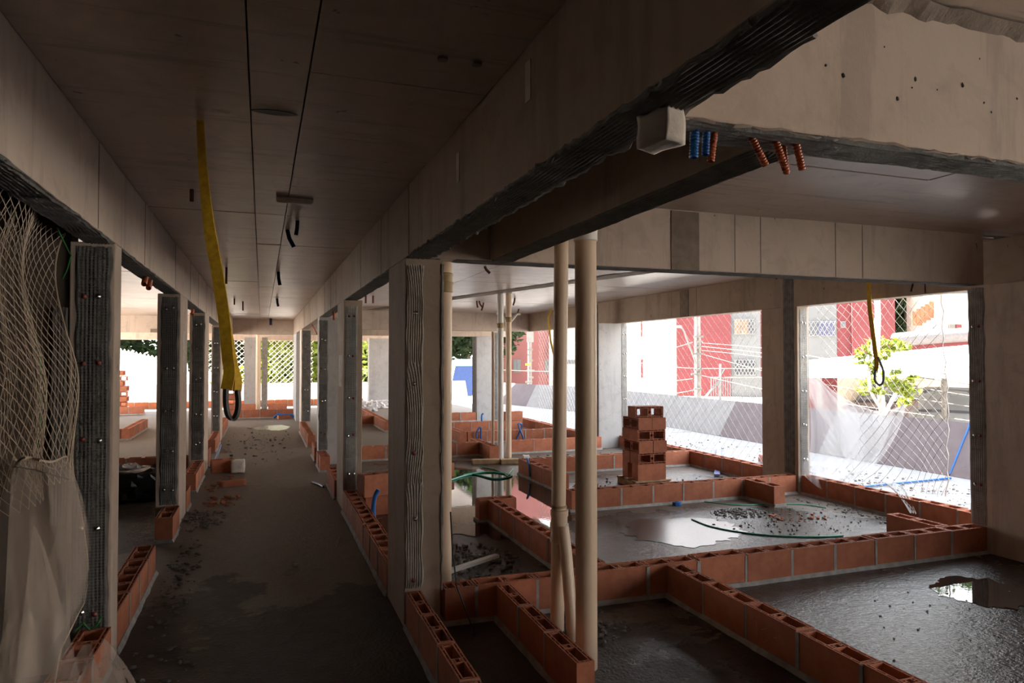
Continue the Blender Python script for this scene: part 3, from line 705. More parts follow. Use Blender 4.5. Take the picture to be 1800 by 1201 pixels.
for lab, (u0, v0, u1, v1), y_ in (('left orange conduit under the left beam behind the near column', (258,480,253,500), 5.9), ('right orange conduit under the left beam behind the near column', (265,487,261,507), 6.1), ('single orange conduit before the third left column', (339,544,338,553), 9.2)):
    tag(corr(ox(u0, v0, -.80), ox(u1, v1, -.80), .02, DORA, .01).build('corrugated_conduit', ORA, origin=ox(u0,v0,-.8)), lab, 'conduit', 'conduits under the left beam')
for lab, a, b in (('thin orange conduit before the second right column', (586,545), (587,562)), ('thin orange conduit before the broad pale column', (549,572), (557,587))):
    stub(lab, [ox(*a, .87), ox(*b, .87)], ORA, .014, 'conduits under the right beam')
for u, v0, v1, du, lb in ((852,468,480,.06,'dark tilted stub in the soffit, nearest behind the long cross beam'),(838,529,541,.02,'leftmost stub of the three left of the thin grey pipe'),(842,529,540,.06,'middle stub of the three left of the thin grey pipe'),(850,532,546,-.04,'slanting stub of the three left of the thin grey pipe'),(905,524,537,-.03,'dark stub just right of the thin beige pipe top'),(912,543,555,-.06,'lower dark stub right of the thin beige pipe top'),(643,520,533,0,'left stub in the soffit seen beside the second right column'),(656,520,533,0,'right stub in the soffit seen beside the second right column'),(1045,472,490,.0,'dark stub right of the thickest beige pipe'),(1040,492,508,-.02,'small dark stub behind the thickest beige pipe')):
    stub_at(lb, u, v0, v1, DORA, du, r=.016)
stub_at('black conduit stub under the long cross beam near the right', 1365, 482, 490, BLK, 0, ZC)
for lab, (a, b) in (('left reddish conduit beside the yellow sling at the street opening', ((1608,492),(1602,513))), ('right reddish conduit beside the yellow sling at the street opening', ((1626,494),(1627,516)))):
    stub(lab, [oy(*a, 4.13)+Vector((0,0,.02)), oy(*b, 4.13)], DORA, .009, 'conduits over the street opening')
for lab, u, v in (('left pale ring set in the dark corridor ceiling', 778, 100), ('right pale ring set in the dark corridor ceiling', 838, 109)):
    p = oz(u, v, ZC); tag(MB().lathe([(.012,0),(.018,0),(.018,-.012),(.012,-.012)], p, 12).build('conduit_ring', MORTW, origin=p), lab, 'conduit', 'rings in the corridor ceiling')
p = oz(483, 196, ZC); pts = [(p.x+.06*math.cos(a)*(1+.5*abs(math.cos(a))), p.y+.03*math.sin(a)) for a in [2*math.pi*k/16 for k in range(16)]]
tag(MB().prism(pts, ZC-.006, ZC-.0035).build('slab_opening', BLK, origin=p), 'dark ragged hole in the corridor ceiling', 'hole')
p = oz(518, 350, ZC); tag(MB().box(p.x-.11, p.x+.11, p.y-.07, p.y+.07, ZC-.012, ZC-.004).build('cast_in_plate', FOAM, origin=p), 'pale rectangular plate cast into the corridor ceiling', 'plate')
# white foam lump where the beams meet
def lump(name, c, hx, hy, hz, seed, mat, n=7, rz=0., k=.012):
    m = MB(); R_ = Matrix.Rotation(rz, 3, 'Z')
    faces = [((0,0,1),(1,0,0),(0,1,0)),((0,0,-1),(0,1,0),(1,0,0)),((1,0,0),(0,1,0),(0,0,1)),((-1,0,0),(0,0,1),(0,1,0)),((0,1,0),(0,0,1),(1,0,0)),((0,-1,0),(1,0,0),(0,0,1))]
    for a, u_, v_ in faces:
        a, u_, v_ = map(Vector, (a, u_, v_))
        def P(s, t_):
            q = a + u_*(2*s-1) + v_*(2*t_-1); q = q*.9 + q.normalized()*.1
            w_ = Vector((q.x*hx, q.y*hy, q.z*hz)); d = Vector((noise.noise(w_*18+Vector((seed,0,0))), noise.noise(w_*18+Vector((0,seed,0))), noise.noise(w_*18+Vector((0,0,seed)))))
            return Vector(c) + R_ @ (w_ + d*k)
        m.grid(P, n, n)
    o = m.build(name, mat, smooth=True, origin=c, sharp=35); bm = bmesh.new(); bm.from_mesh(o.data); bmesh.ops.remove_doubles(bm, verts=bm.verts, dist=.0005); bm.to_mesh(o.data); bm.free(); return o
tag(lump('foam_block', (.895, 1.44, 2.145), .032, .05, .044, 3, FOAM, rz=.25, k=.008), 'white foam lump stuck where the corridor beam meets the cross beam', 'foam block')

# ------------------------------------------------------------------ nets and veils
def strands(P, ns, nt, rise, r, n=40, sides=3, jit=0.):
    """diamond net on the surface P(s, t): ns cells across, both diagonals"""
    m = MB(); seg = int(nt)
    for sg in (1, -1):
        for k in range(-int(nt), ns+int(nt)+1):
            pts = []
            for j in range(n+1):
                t_ = j/n; s = (k + sg*t_*nt + (nt if sg < 0 else 0)*0)/ns
                if -1e-6 <= s <= 1+1e-6: pts.append(P(min(1,max(0,s)), t_))
                else:
                    if len(pts) > 1: m.tube(pts, r, sides, False)
                    pts = []
            if len(pts) > 1: m.tube(pts, r, sides, False)
    return m
def near_net(s, t_):
    # hangs behind the left beam, drawn together towards the bag at the bottom
    y1 = 3.98 - .5*min(1, t_*2.2)**.8 + (.1*max(0, t_-.7)); y0 = 2.2 + .55*t_
    y = y0 + (y1-y0)*(1-(1-s)**(1+.9*t_)); x = -.90 - .05*math.sin(s*9+t_*3) - .03*math.sin(t_*8)
    return Vector((x + .12*t_, y, 2.21 - 1.15*t_))
t = thing('safety_net', 'brownish diamond net hanging at the left edge, gathered to its right hem', 'net', (-.9, 3.2, 1.0))
strands(near_net, 26, 17, 0, .0016, 44).build('net_mesh', NETM, t)
def near_net_b(s, t_): p = near_net(s, t_); return p + Vector((-.12-.05*math.sin(s*7), -.05*t_, .0))
strands(near_net_b, 20, 12, 0, .0011, 36).build('net_layer', NETM, t)
MB().tube([near_net(1, k/20) for k in range(21)], .004, 5).build('net_hem', NETM, t)
MB().tube([(-.90,3.75,2.2),(-.89,3.9,2.12),(-.89,3.97,2.1),(-.9,3.93,2.02),(-.9,3.85,1.97)], .004, 5).build('green_tie', GRNR, t)
MB().tube([ox(u, v, -.84) for u, v in ((69,610),(72,640),(68,680),(72,760),(66,790))], .0035, 5).build('green_tie', GRNR, t)
# net bag
rows = ((812,24,118),(840,20,131),(880,17,139),(930,14,148),(975,12,154),(1020,10,156),(1060,8,148),(1100,5,128),(1140,0,108),(1201,-12,96),(1290,-30,90))
def bag(s, t_):
    f = t_*(len(rows)-1); i = min(int(f), len(rows)-2); k = f-i
    v = rows[i][0]*(1-k)+rows[i+1][0]*k; uL = rows[i][1]*(1-k)+rows[i+1][1]*k; uR = rows[i][2]*(1-k)+rows[i+1][2]*k
    a = 2*math.pi*s; u = (uL+uR)/2 - (uR-uL)/2*math.cos(a)
    fold = .035*math.sin(3*a+t_*3)+.02*math.sin(7*a+t_*5+1); x = -.76 - .13*math.sin(a) + fold*.9 + .04*noise.noise((s*6, t_*4, 3))
    if t_ < .12: v += (16*math.sin(a) - 14*math.cos(a*.5) + 7*math.sin(3*a+1))*(1-t_/.12)
    return ox(u, v, x-.02)
t = thing('net_bag', 'brownish white tulle bag hanging at the lower left', 'bag', (-.78, 2.9, .4))
MB().grid(bag, 56, 40).build('tulle_bag', VEILB, t, smooth=True, sharp=180)
MB().tube([bag(k/40, 0) for k in range(41)], .004, 5).build('bag_hem', NETM, t)
MB().tube([bag(.5+.02*math.sin(k*.7), k/30) for k in range(31)], .003, 5).build('tulle_fold', NETM, t)
MB().tube([ox(u, v, -.72) for u, v in ((26,820),(60,826),(95,836),(121,843))], .003, 5).build('tie_wire', BLK, t)
def bag_in(s, t_): q_ = bag(.15+.5*s, .04+.9*t_); return q_ + Vector((-.05-.06*math.sin(s*5+t_*4), .04*math.sin(t_*7), 0))
MB().grid(bag_in, 40, 34).build('inner_fold', VEILB, t, smooth=True, sharp=180)
def bag_fl(s, t_):
    uu = 58+s*(3+82*t_**.8)-32*t_*(1-s); return ox(uu, 925+t_*275, -.60-.03*math.sin(s*6)-.02*math.sin(t_*5))
MB().grid(bag_fl, 16, 20).build('front_fold', VEILB, t, smooth=True, sharp=180)
def heap(s, t_):
    a = 2*math.pi*s; r_ = .26*(1-t_*.82)*(1+.22*math.sin(5*a+1)+.1*math.sin(11*a)); z = .02+.30*math.sin(t_*1.45)*(1+.2*math.sin(3*a))
    return Vector((-.66+r_*math.cos(a)*.62, 3.42+r_*math.sin(a)*1.15, z + .03*noise.noise((s*20, t_*6, 1))))
t = tag(MB().grid(heap, 48, 14).build('tulle_heap', VEILB, smooth=True, origin=(-.66,3.42,0), sharp=180), 'crumpled heap of white tulle on the floor at the lower left', 'fabric')
tag(MB().tube([(-.86,4.03,.24),(-.83,4.03,.27),(-.80,4.03,.23),(-.77,4.03,.25),(-.75,4.03,.29)], .006, 6).build('twine', GRNR, origin=(-.8,4.03,.24)), 'green twine scraps at the foot of the near left column', 'twine')
# street openings: net and white veil
def flat_net(label, ax, val, a0, a1, z0, z1, cell, r, mat=NETW, sag=.05):
    ns = max(2, round((a1-a0)/cell)); nt_ = max(2, round((z1-z0)/cell))
    def P(s, t_):
        a = a0+(a1-a0)*s; z = z0+(z1-z0)*t_; d = sag*math.sin(math.pi*s)*math.sin(math.pi*t_)+.012*noise.noise((a*3, z*3, 1))
        return Vector((val+d, a, z)) if ax == 'x' else Vector((a, val+d, z))
    c = (val, (a0+a1)/2, z0) if ax == 'x' else ((a0+a1)/2, val, z0)
    return tag(strands(P, ns, nt_, 0, r, max(20, nt_*2)).build('safety_net', mat, origin=c), label, 'net', 'nets over the openings')
flat_net('pale diamond net over the street opening behind the brick stack', 'x', 6.12, 7.17, 10.95, .1, 2.19, .15, .0018)
flat_net('pale diamond net over the street opening behind the two tall pipes', 'x', 6.12, 11.2, 15.2, .1, 2.19, .15, .0019)
flat_net('coarse white net over the middle opening at the corridor end', 'y', 23.72, .2, 1.6, .75, 2.12, .17, .014)
flat_net('coarse white net over the left opening at the corridor end', 'y', 23.72, -1.6, -.5, .75, 2.12, .17, .014)
def net2(s, t_):
    # torn net in the right opening: spreads at the top, gathered to a tail on the sill
    top = (6.50 + (4.85-6.50)*s, 2.19); bot = (6.45 + (4.95-6.45)*s**.8, .26)
    g = max(0, t_-.45)/.55; y = top[0]+(bot[0]-top[0])*t_; y += (5.05-y)*g*g*.55*(s > .35)*min(1,(s-.35)*3 if s > .35 else 0)
    return Vector((6.13+.05*math.sin(s*5+t_*3)+.03*noise.noise((s*6,t_*6,2)), y - .1*t_*s, top[1]+(bot[1]-top[1])*t_))
t = thing('safety_net', 'torn white net in the right street opening, its tail trailing over the brick sill', 'net', (6.13, 5.6, .2))
strands(net2, 15, 17, 0, .0022, 44).build('net_mesh', NETW, t)
MB().tube([net2(1, k/24)+Vector((0,.012*math.sin(k*2.2),0)) for k in range(25)], .006, 5).build('net_hem', NETW, t)
def tail(s, t_):
    a = oz(1610, 868, .24); return Vector((6.10-.22*t_+.02*math.sin(s*8), 5.30-.28*t_+(s-.5)*.28*(1-.75*t_)+.2*(1-t_), .30-.20*t_*t_))
strands(tail, 8, 7, 0, .0032, 16).build('net_tail', NETW, t)
def coons(c0, c1, d0, d1):
    def ip(c, t_):
        f = t_*(len(c)-1); i = min(int(f), len(c)-2); k = f-i; return Vector(c[i])*(1-k)+Vector(c[i+1])*k
    def P(s, t_):
        return ip(c0,s)*(1-t_)+ip(c1,s)*t_+ip(d0,t_)*(1-s)+ip(d1,t_)*s-(Vector(c0[0])*(1-s)*(1-t_)+Vector(c0[-1])*s*(1-t_)+Vector(c1[0])*(1-s)*t_+Vector(c1[-1])*s*t_)
    return P
sp2 = lambda L: [tuple(p) for p in smooth_path([(u, v, 0) for u, v in L], 5)]
cp = coons(sp2(((1391,624),(1428,655),(1470,692),(1520,718),(1560,724),(1592,712))), sp2(((1415,838),(1440,858),(1470,868),(1492,848),(1520,826),(1546,812))),
           sp2(((1391,624),(1412,668),(1424,720),(1424,790),(1412,815),(1415,838))), sp2(((1592,712),(1586,740),(1570,775),(1546,812))))
def veil_p(s, t_):
    q = cp(s, t_); x = 6.16 - .28*t_**2*(1-s*.7) + .05*math.sin(s*11+t_*4) + .03*math.sin(s*23-t_*6) - .05*(1-t_)*(1-s)
    return ox(q.x, q.y, x-.05*(s < .1))
t = thing('tulle_veil', 'white translucent veil draped across the right street opening', 'veil', (6.1, 6.0, .2))
MB().grid(veil_p, 44, 44).build('veil_sheet', VEILW, t, smooth=True, sharp=180)
def veil_q(s, t_): p = veil_p(.02+.55*s, .0+.42*t_*(.5+s)); return p + Vector((-.05-.03*math.sin(s*9), 0, -.02))
MB().grid(veil_q, 30, 20).build('veil_fold', VEILW, t, smooth=True, sharp=180)
MB().tube([veil_p(k/30, 0) for k in range(31)], .006, 5).build('veil_hem', VEILW, t)

# ------------------------------------------------------------------ brick stack on its pallet
t = thing('pallet', 'low wooden pallet under the tall brick stack', 'pallet', (4.52, 7.72, 0))
for y_ in (7.52, 7.72, 7.92): MB().box(4.28,4.78,y_-.04,y_+.04,.065,.085).build('deck_board', WOOD, t)
for x_ in (4.31, 4.53, 4.74): MB().box(x_-.03,x_+.03,7.5,7.94,0,.065).build('bearer', WOOD, t)
b39 = block(.14, True)
def lay(label, c, orient, name='hollow_brick', group='bricks of the tall stack'):
    rot = {'up': (0,0,0), 'front': (math.pi/2,0,0), 'side': (math.pi/2,0,math.pi/2), 'upy': (0,0,math.pi/2)}[orient]
    j = rnd.uniform(-.03,.03); o = place(b39, name, None, c, rot=(rot[0], rot[1], rot[2]+j)); return tag(o, label, 'brick', group)
z = .087; X0, Y0 = 4.52, 7.5
lay('front upright brick at the bottom of the tall stack', (X0, Y0+.07, z), 'up'); lay('rear upright brick at the bottom of the tall stack', (X0, Y0+.32, z), 'up'); z += .192
names = ['fifth', 'fourth', 'third', 'second', 'top']
for k, nm in enumerate(names):
    dx = (.0,.02,-.005,.01,-.03)[k]
    if k % 2 == 0:     # hollows facing the camera
        lay(f'front brick of the {nm} layer from the top of the tall stack' if nm != 'top' else 'topmost brick of the tall stack, daylight through its hollows', (X0+dx, Y0+.19, z+.07), 'front')
        if nm != 'top': lay(f'rear brick of the {nm} layer from the top of the tall stack', (X0+dx, Y0+.385, z+.07), 'front')
    else:
        lay(f'left brick of the {nm} layer from the top of the tall stack', (X0+dx-.197, Y0+.195, z+.07), 'side'); lay(f'right brick of the {nm} layer from the top of the tall stack', (X0+dx+.002, Y0+.2, z+.07), 'side')
    z += .142
# two far stacks at the end openings
for lab, x0, n_ in (('left', -4.05, 5), ('right', -.98, 5)):
    z = .005
    for k in range(n_):
        o = place(b39, 'hollow_brick', None, (x0+(.2 if k % 2 else .0), 22.9, z+.07), rot=(math.pi/2,0,0) if k % 2 else (math.pi/2,0,math.pi/2)); tag(o, f'hollow brick number {("one","two","three","four","five")[k]} from below in the far {lab} stack', 'brick', f'bricks of the far {lab} stack')
        if k % 2 == 0:
            o2 = place(b39, 'hollow_brick', None, (x0+.2, 22.9, z+.07), rot=(math.pi/2,0,math.pi/2)); tag(o2, f'right brick of the {("bottom","","middle","","top")[k]} pair in the far {lab} stack', 'brick', f'bricks of the far {lab} stack')
        z += .15
    for k in range(3):
        o = place(b39, 'hollow_brick', None, (x0+.2 if k % 2 else x0+.1, 22.9, z+.07), rot=(math.pi/2,0,0) if k % 2 else (math.pi/2,0,math.pi/2)); tag(o, f'{("lower","middle","crowning")[k]} brick in the upper part of the far {lab} stack', 'brick', f'bricks of the far {lab} stack'); z += .15
# loose bricks
def loose(label, c, rz, rot=None, wd=.14, s=(1,1,1), fine=True):
    return tag(place(block(wd, fine), 'hollow_brick', None, c, rz, s, rot), label, 'brick', 'loose bricks on the floor')
loose('upright loose brick standing behind the foreground corridor course', (1.11, 7.15, .2), .35, s=(.9,1,1.15))
loose('loose brick lying under the upright one behind the foreground corridor course', (1.18, 7.2, .0), .1)
loose('broken brick lying on the left of the corridor floor', (-.50, 10.5, .005), .2, s=(.75,1.1,.9))
loose('loose brick lying on the third far course behind the thin pipes', (5.15, 14.27, .222), .1, fine=False)
loose('small brick at the far right end of the corridor', (.55, 18.9, .0), .3, s=(.8,.9,.5), fine=False)
loose('loose brick beside the foreground pipe, seen edge on', (2.25, 9.05, .0), .5, s=(.9,1,.95))
loose('tilted brick by the corridor, below the upright one', (1.45, 7.9, .0), 1.2, s=(.6,1,.6))
o = tag(lump('mortar_lump', (-.30, 10.42, .085), .09, .12, .085, 4, FOAM), 'pale mortar lump beside the broken brick in the corridor', 'mortar lump')
o = tag(lump('brick_shard', (-.33, 9.35, .03), .15, .06, .035, 6, BRICK, rz=.3), 'flat brick shard on the corridor floor below the broken brick', 'brick shard')
o = tag(lump('mortar_lump', (1.95, 8.85, .06), .22, .13, .06, 8, RUB), 'grey mortar lump at the puddle edge behind the pipe', 'mortar lump')

# ------------------------------------------------------------------ small things on the floor
def cord(name, label, uv, z, r, mat, cat, group=None, n=6):
    pts = smooth_path([oz(u, v, z) for u, v in uv], n); return tag(MB().tube(pts, r, 6).build(name, mat, origin=pts[0], smooth=True), label, cat, group)
cord('green_hose', 'green hose curving across the middle room floor', ((1216,913),(1250,926),(1310,937),(1380,943),(1440,944),(1482,942)), .008, .008, GRN, 'hose')
cord('green_hose', 'thin green hose along the brick stub in the middle room', ((1238,882),(1300,888),(1350,886),(1410,887),(1452,893)), .008, .006, GRN, 'hose')
cord('green_hose', 'looped green hose in front of the wooden plank over the puddle', ((790,845),(830,834),(870,842),(900,836),(860,830),(815,835)), .012, .012, GRN, 'hose')
cord('green_hose', 'pale green hose arching beside the wooden plank', ((842,820),(866,824),(886,832),(892,836),(902,824)), .012, .007, GRN, 'hose')
def hose_end(label, pts, r=.013): return tag(MB().tube(smooth_path(pts, 5), r, 8).build('blue_hose_end', BLU, origin=pts[0], smooth=True), label, 'hose end', 'blue hose ends in the brickwork')
hose_end('large blue hose end rising behind the foreground corridor course', [(.98,6.35,.02),(.955,6.35,.2),(.965,6.35,.33),(1.0,6.35,.40)], .02)
hose_end('blue hose end hooked on the course left of the brick stack', [(3.33,8.65,.24),(3.28,8.55,.26),(3.27,8.45,.18),(3.27,8.42,.05)])
hose_end('blue loop on the far brick course by the pipes, left one', [(3.75,12.33,.02),(3.72,12.3,.2),(3.8,12.3,.3),(3.82,12.33,.1),(3.86,12.3,.0)], .016)
hose_end('blue loop on the far brick course, right one', [(4.5,12.32,.02),(4.62,12.32,.3),(4.54,12.3,.33),(4.62,12.3,.12),(4.66,12.32,.0)], .016)
hose_end('small blue hose end at the far pale column', [(5.1,16.4,.0),(5.1,16.4,.16),(5.14,16.4,.2)], .022)
hose_end('blue tube lying along the left corridor course', [(-.68,10.9,.01),(-.66,11.4,.02),(-.64,12.1,.08),(-.63,12.5,.14)], .016)
hose_end('blue hose heap at the far end of the corridor', [(.30,18.95,.03),(.42,18.95,.12),(.55,18.9,.09),(.72,18.92,.10),(.8,18.9,.03)], .03)
hose_end('dark blue hose at the foot of the second right column course', [(.62,9.2,.01),(.68,9.0,.015),(.72,8.8,.015)], .014)
o = tag(lump('plastic_scrap', (4.21, 6.48, .02), .045, .025, .02, 4, BLU), 'small blue plastic scrap on the middle room floor by the front course', 'scrap')
o = tag(lump('white_rag', (3.95, 10.35, .02), .05, .03, .025, 7, PLASTIC), 'small white scrap on the floor right of the thin pipes', 'scrap')
t = thing('timber_plank', 'wooden plank with a cross cut lying behind the mirror puddle', 'plank', (3.35, 9.95, 0))
MB().obox((3.18,10.02,.03),(.20,-.04,0),(.012,.06,0),(0,0,.03)).build('board', WOOD, t); MB().obox((3.53,9.93,.03),(.14,-.02,0),(.01,.07,0),(0,0,.03)).build('board', WOOD, t)
MB().obox((1.53,5.12,.03),(.23,.13,.0),(-.012,.022,0),(0,0,.012)).build('white_stick', PVCW); tag(bpy.data.objects['white_stick'], 'pale stick lying in the rubble beside the foreground pipe', 'stick')
tag(MB().tube([(1.06,4.03,.68),(1.07,4.02,.45),(1.09,4.0,.25),(1.14,3.9,.08),(1.16,3.86,.0)], .005, 6).build('black_cable', BLK, origin=(1.06,4.03,0)), 'black cable hanging down beside the centre column', 'cable')
def sack(label, c, hx, hy, hz, seed, mat, name='sack'): return tag(lump(name, (c[0],c[1],c[2]+hz), hx, hy, hz, seed, mat, 10, k=.06), label, 'sack')
sack('white sack at the far bright window between the corridor columns', (2.95,20.9,0), .28,.2,.14, 3, PLASTIC); sack('white and orange sack at the foot of the white far column', (3.62,21.8,0), .3,.2,.12, 5, PLASTIC)
sack('black plastic bag lying in the dark left room', (-1.35,8.9,0), .34,.3,.16, 9, BLKB, 'plastic_bag')
sack('pale bag corner on the black bag in the left room', (-1.42,9.0,.3), .1,.08,.03, 10, PLASTIC, 'plastic_bag')
tag(MB().obox((-2.0,7.3,.02),(.35,.1,0),(-.02,.06,0),(0,0,.012)).build('pale_board', WOOD, origin=(-2,7.3,0)), 'pale board lying in the dark left room', 'board')
tag(MB().tube([(.60,6.05,.003),(.66,6.35,.004)], .004, 5).build('thin_rod', MORTW, origin=(.6,6.05,0)), 'thin pale rod on the dark corridor floor', 'rod')
tag(MB().box(.24,.27,5.6,5.62,0,.018).build('foam_chip', FOAM, origin=(.25,5.6,0)), 'small white chip on the dark corridor floor', 'chip')
# rubble: too many crumbs to count
def rubble(label, cx, cy_, rx, ry, n, rmin, rmax, mat, seed, name='rubble', clear=()):
    q = random.Random(seed); m = MB()
    for k in range(n):
        a = q.uniform(0, 6.283); r_ = q.random()**.7; x, y = cx+rx*r_*math.cos(a), cy_+ry*r_*math.sin(a); s = rmin+(rmax-rmin)*q.random()**3
        m.rock((x, y, s*.4), s, seed*999+k)
    return tag(m.build(name, mat, origin=(cx,cy_,0)), label, 'rubble', kind='stuff')
rubble('grey crumbs and mud spread over the middle room floor', 4.8, 5.55, .8, .6, 380, .003, .016, RUB, 1)
rubble('orange brick shards on the middle room floor', 5.0, 5.55, .33, .22, 36, .008, .032, BRICK, 2)
rubble('dark mud heap by the green hose in the middle room', 4.6, 5.95, .32, .22, 220, .006, .024, RUB, 3)
rubble('crumbs along the street side brick sill', 5.7, 5.6, .16, .8, 160, .004, .02, RUB, 4)
rubble('dark rubble beside the foreground pipe', 1.6, 5.3, .35, .5, 300, .005, .024, RUB, 5)
rubble('crumbs along the left corridor course', -.55, 5.6, .12, 1.2, 200, .004, .022, RUB, 6)
rubble('brick splinters on the corridor floor before the second left column', -.38, 8.35, .22, .3, 50, .008, .04, BRICK, 7)
rubble('grey crumbs beside the second left column', -.55, 7.5, .22, .5, 160, .005, .03, RUB, 8)
rubble('orange crumbs on the corridor floor by the third left column', -.5, 9.5, .28, .6, 60, .006, .03, BRICK, 9)
rubble('crumbs along the bottom left of the corridor', -.5, 3.6, .25, .8, 160, .004, .022, RUB, 10)
rubble('crumbs on the floor around the brick stack', 4.7, 7.6, 1.1, .7, 220, .004, .02, RUB, 11)
rubble('brick splinters left of the brick stack', 3.75, 7.75, .18, .2, 40, .012, .04, BRICK, 12)
rubble('crumbs on the floor of the far small rooms', 4.6, 9.9, 1.1, .7, 220, .006, .03, RUB, 13)
rubble('crumbs behind the second right column', 1.8, 11.9, .6, .7, 140, .01, .05, RUB, 14)
rubble('crumbs at the foot of the tall beige pipes', 1.85, 3.75, .25, .25, 150, .004, .025, RUB, 15)
rubble('crumbs in the wet room at the bottom right', 4.1, 2.9, 1.2, .9, 200, .002, .009, RUB, 16)
rubble('crumbs on the far corridor floor', .0, 14, .65, 3., 160, .006, .03, RUB, 17)
rubble('crumbs on the floor of the left room', -2.0, 9.5, 1., 1.1, 120, .008, .04, RUB, 18)
# ------------------------------------------------------------------ outside: catch platform
DECK = plain('plywood_white', (.26,.255,.257), .8, 0, (.22,.215,.217), 5, .3); MAUVE = plain('plywood_mauve', (.15,.122,.13), .8, 0, (.125,.10,.108), 5, .3)
t = thing('catch_platform', 'pale plywood catch platform around the building with an upturned outer flap', 'platform', (7.5, 10, -.1))
for y0_ in [k*2.44-4.2 for k in range(13)]:
    MB().box(6.12, 8.8, y0_+.004, y0_+2.436, -.06, -.02+rnd.uniform(-.004,.004)).build('deck_sheet', DECK, t)
for x0_ in [-7.3+k*2.44 for k in range(6)]:
    MB().box(x0_+.004, x0_+2.436, 24.22, 25.3, -.06, -.02).build('deck_sheet', DECK, t)
def flap(p, q, mat, lean=.42, h=.70):
    p, q = Vector(p), Vector(q); e = (q-p).normalized(); o_ = Vector((e.y, -e.x, 0))
    if o_.dot((p+q)/2-Vector((0,10,0))) < 0: o_ = -o_
    c = (p+q)/2+o_*lean/2+Vector((0,0,h/2-.02)); up_ = (o_*lean+Vector((0,0,h)))/2; n_ = e.cross(up_).normalized()*.009
    return MB().obox(c, e*((q-p).length/2-.004), up_, n_).build('flap_sheet', mat, t)
ys = (-4.2,-1.8,.6,2.9,4.6,5.75,6.93,8.13,9.3,11.98,14.2,16.4,18.6); ms = (MAUVE,MAUVE,DECK,MAUVE,MAUVE,MAUVE,MAUVE,DECK,MAUVE,DECK,DECK,DECK)
for k in range(len(ys)-1): flap((8.8,ys[k],0), (8.8,ys[k+1],0), ms[k])
flap((8.8,18.6,0),(8.1,21.2,0),DECK); flap((8.1,21.2,0),(7.6,23.3,0),MAUVE); flap((7.6,23.3,0),(7.4,25.3,0),DECK)
for x0_ in [-7.3+k*2.44 for k in range(6)]: flap((x0_,25.3,0),(x0_+2.44,25.3,0),DECK)
MB().obox((9.01,6.93,.34),(.2,0,.34),(0,.012,0),(-.012,0,.01)).build('blue_edge_strip', BLU, t)
tag(MB().tube([(7.0,6.66,0.0),(8.55,6.72,0.0)], .014, 8).build('blue_rod', BLU, origin=(7.8,6.7,0)), 'blue rod lying on the platform outside the right opening', 'rod')
tag(MB().obox((6.62,9.05,.02),(.9,1.2,0),(.03,-.02,0),(0,0,.015)).build('blue_rod', plain('dusty_blue_rod', (.25,.27,.5), .7), origin=(6.6,9,0)), 'pale blue pole lying on the platform behind the brick stack', 'rod')
o = tag(lump('pink_rag', (7.25, 8.75, .05), .08,.06,.06, 3, plain('pink_cloth', (.75,.4,.36), .9)), 'small pink lump on the platform by the middle column', 'rag')
rubble('crumbs scattered over the platform outside the right opening', 7.3, 6.6, .9, 1.6, 320, .006, .028, RUB, 20)
rubble('crumbs on the platform behind the brick stack', 7.3, 10.6, .9, 2., 160, .006, .025, RUB, 21)

# ------------------------------------------------------------------ outside: street
GZ = -1.0
struct(MB().box(-150, 150, -60, 180, GZ-.3, GZ).build('ground', plain('street_concrete', (.43,.41,.385), .9, 0, (.37,.35,.33), 3)))
PINK = plain('wall_pink', (.12,.02,.023), .85, 0, (.105,.017,.02), .4); CREAM = plain('wall_cream', (.5,.45,.38), .85, 0, (.46,.41,.35), .5); WHITE = plain('wall_white', (.115,.117,.12), .85, 0, (.10,.102,.105), .5)
GLASS = plain('dark_glass', (.05,.055,.065), .08, 0, (.07,.07,.08), 1); BGLASS = plain('blue_glass', (.03,.035,.10), .1, 0, (.05,.05,.12), 1); FRAME = plain('window_frame', (.2,.2,.2), .5)
al = -YAW - math.radians(18); E1 = Vector((math.cos(al), math.sin(al), 0)); N1 = Vector((-E1.y, E1.x, 0))*-1
N1 = N1 if N1.dot(FW) < 0 else -N1
P0 = at(1235, 627, 46)
def wall_hit(u, v=627):
    d = ray(u, v); k = (P0-EYE).dot(N1)/d.dot(N1); return EYE + d*k
def bpoint(u, v, out=0.): return wall_hit(u, v) + N1*out
b = thing('apartment_building', 'pink and white apartment building across the street', 'building', (P0.x, P0.y, GZ))
def bpart(name, u0, u1, v0, v1, mat, out=0., th=.15, parent=None):
    a, c = wall_hit(u0), wall_hit(u1); m_ = (a+c)/2; k = (m_-EYE).dot(FW)/FPX
    zt, zb = CH+(627-v0)*k, max(GZ, CH+(627-v1)*k); h_ = (zt+zb)/2
    p = Vector((m_.x, m_.y, h_)) + N1*(out-th/2)
    return MB().obox(p, (c-a)/2, N1*th/2, Vector((0,0,(zt-zb)/2))).build(name, mat, parent or b)
for nm, u0, u1, mt, o_, vt in (('wall_section',845,965,plain('wall_rose', (.30,.115,.105), .85, 0, (.26,.095,.088), .4),-.5,420),('wall_section',965,1190,CREAM,0,440),('wall_section',1190,1285,PINK,.3,400),('wall_section',1285,1337,WHITE,.15,400),('wall_section',1337,1412,PINK,.0,400),('wall_section',1412,1471,WHITE,.1,400),('wall_section',1471,1497,PINK,.0,400),('wall_section',1497,1572,PINK,.35,400)):
    bpart(nm, u0, u1, vt, 720, mt, o_, 6 if u0 != 845 else 5)
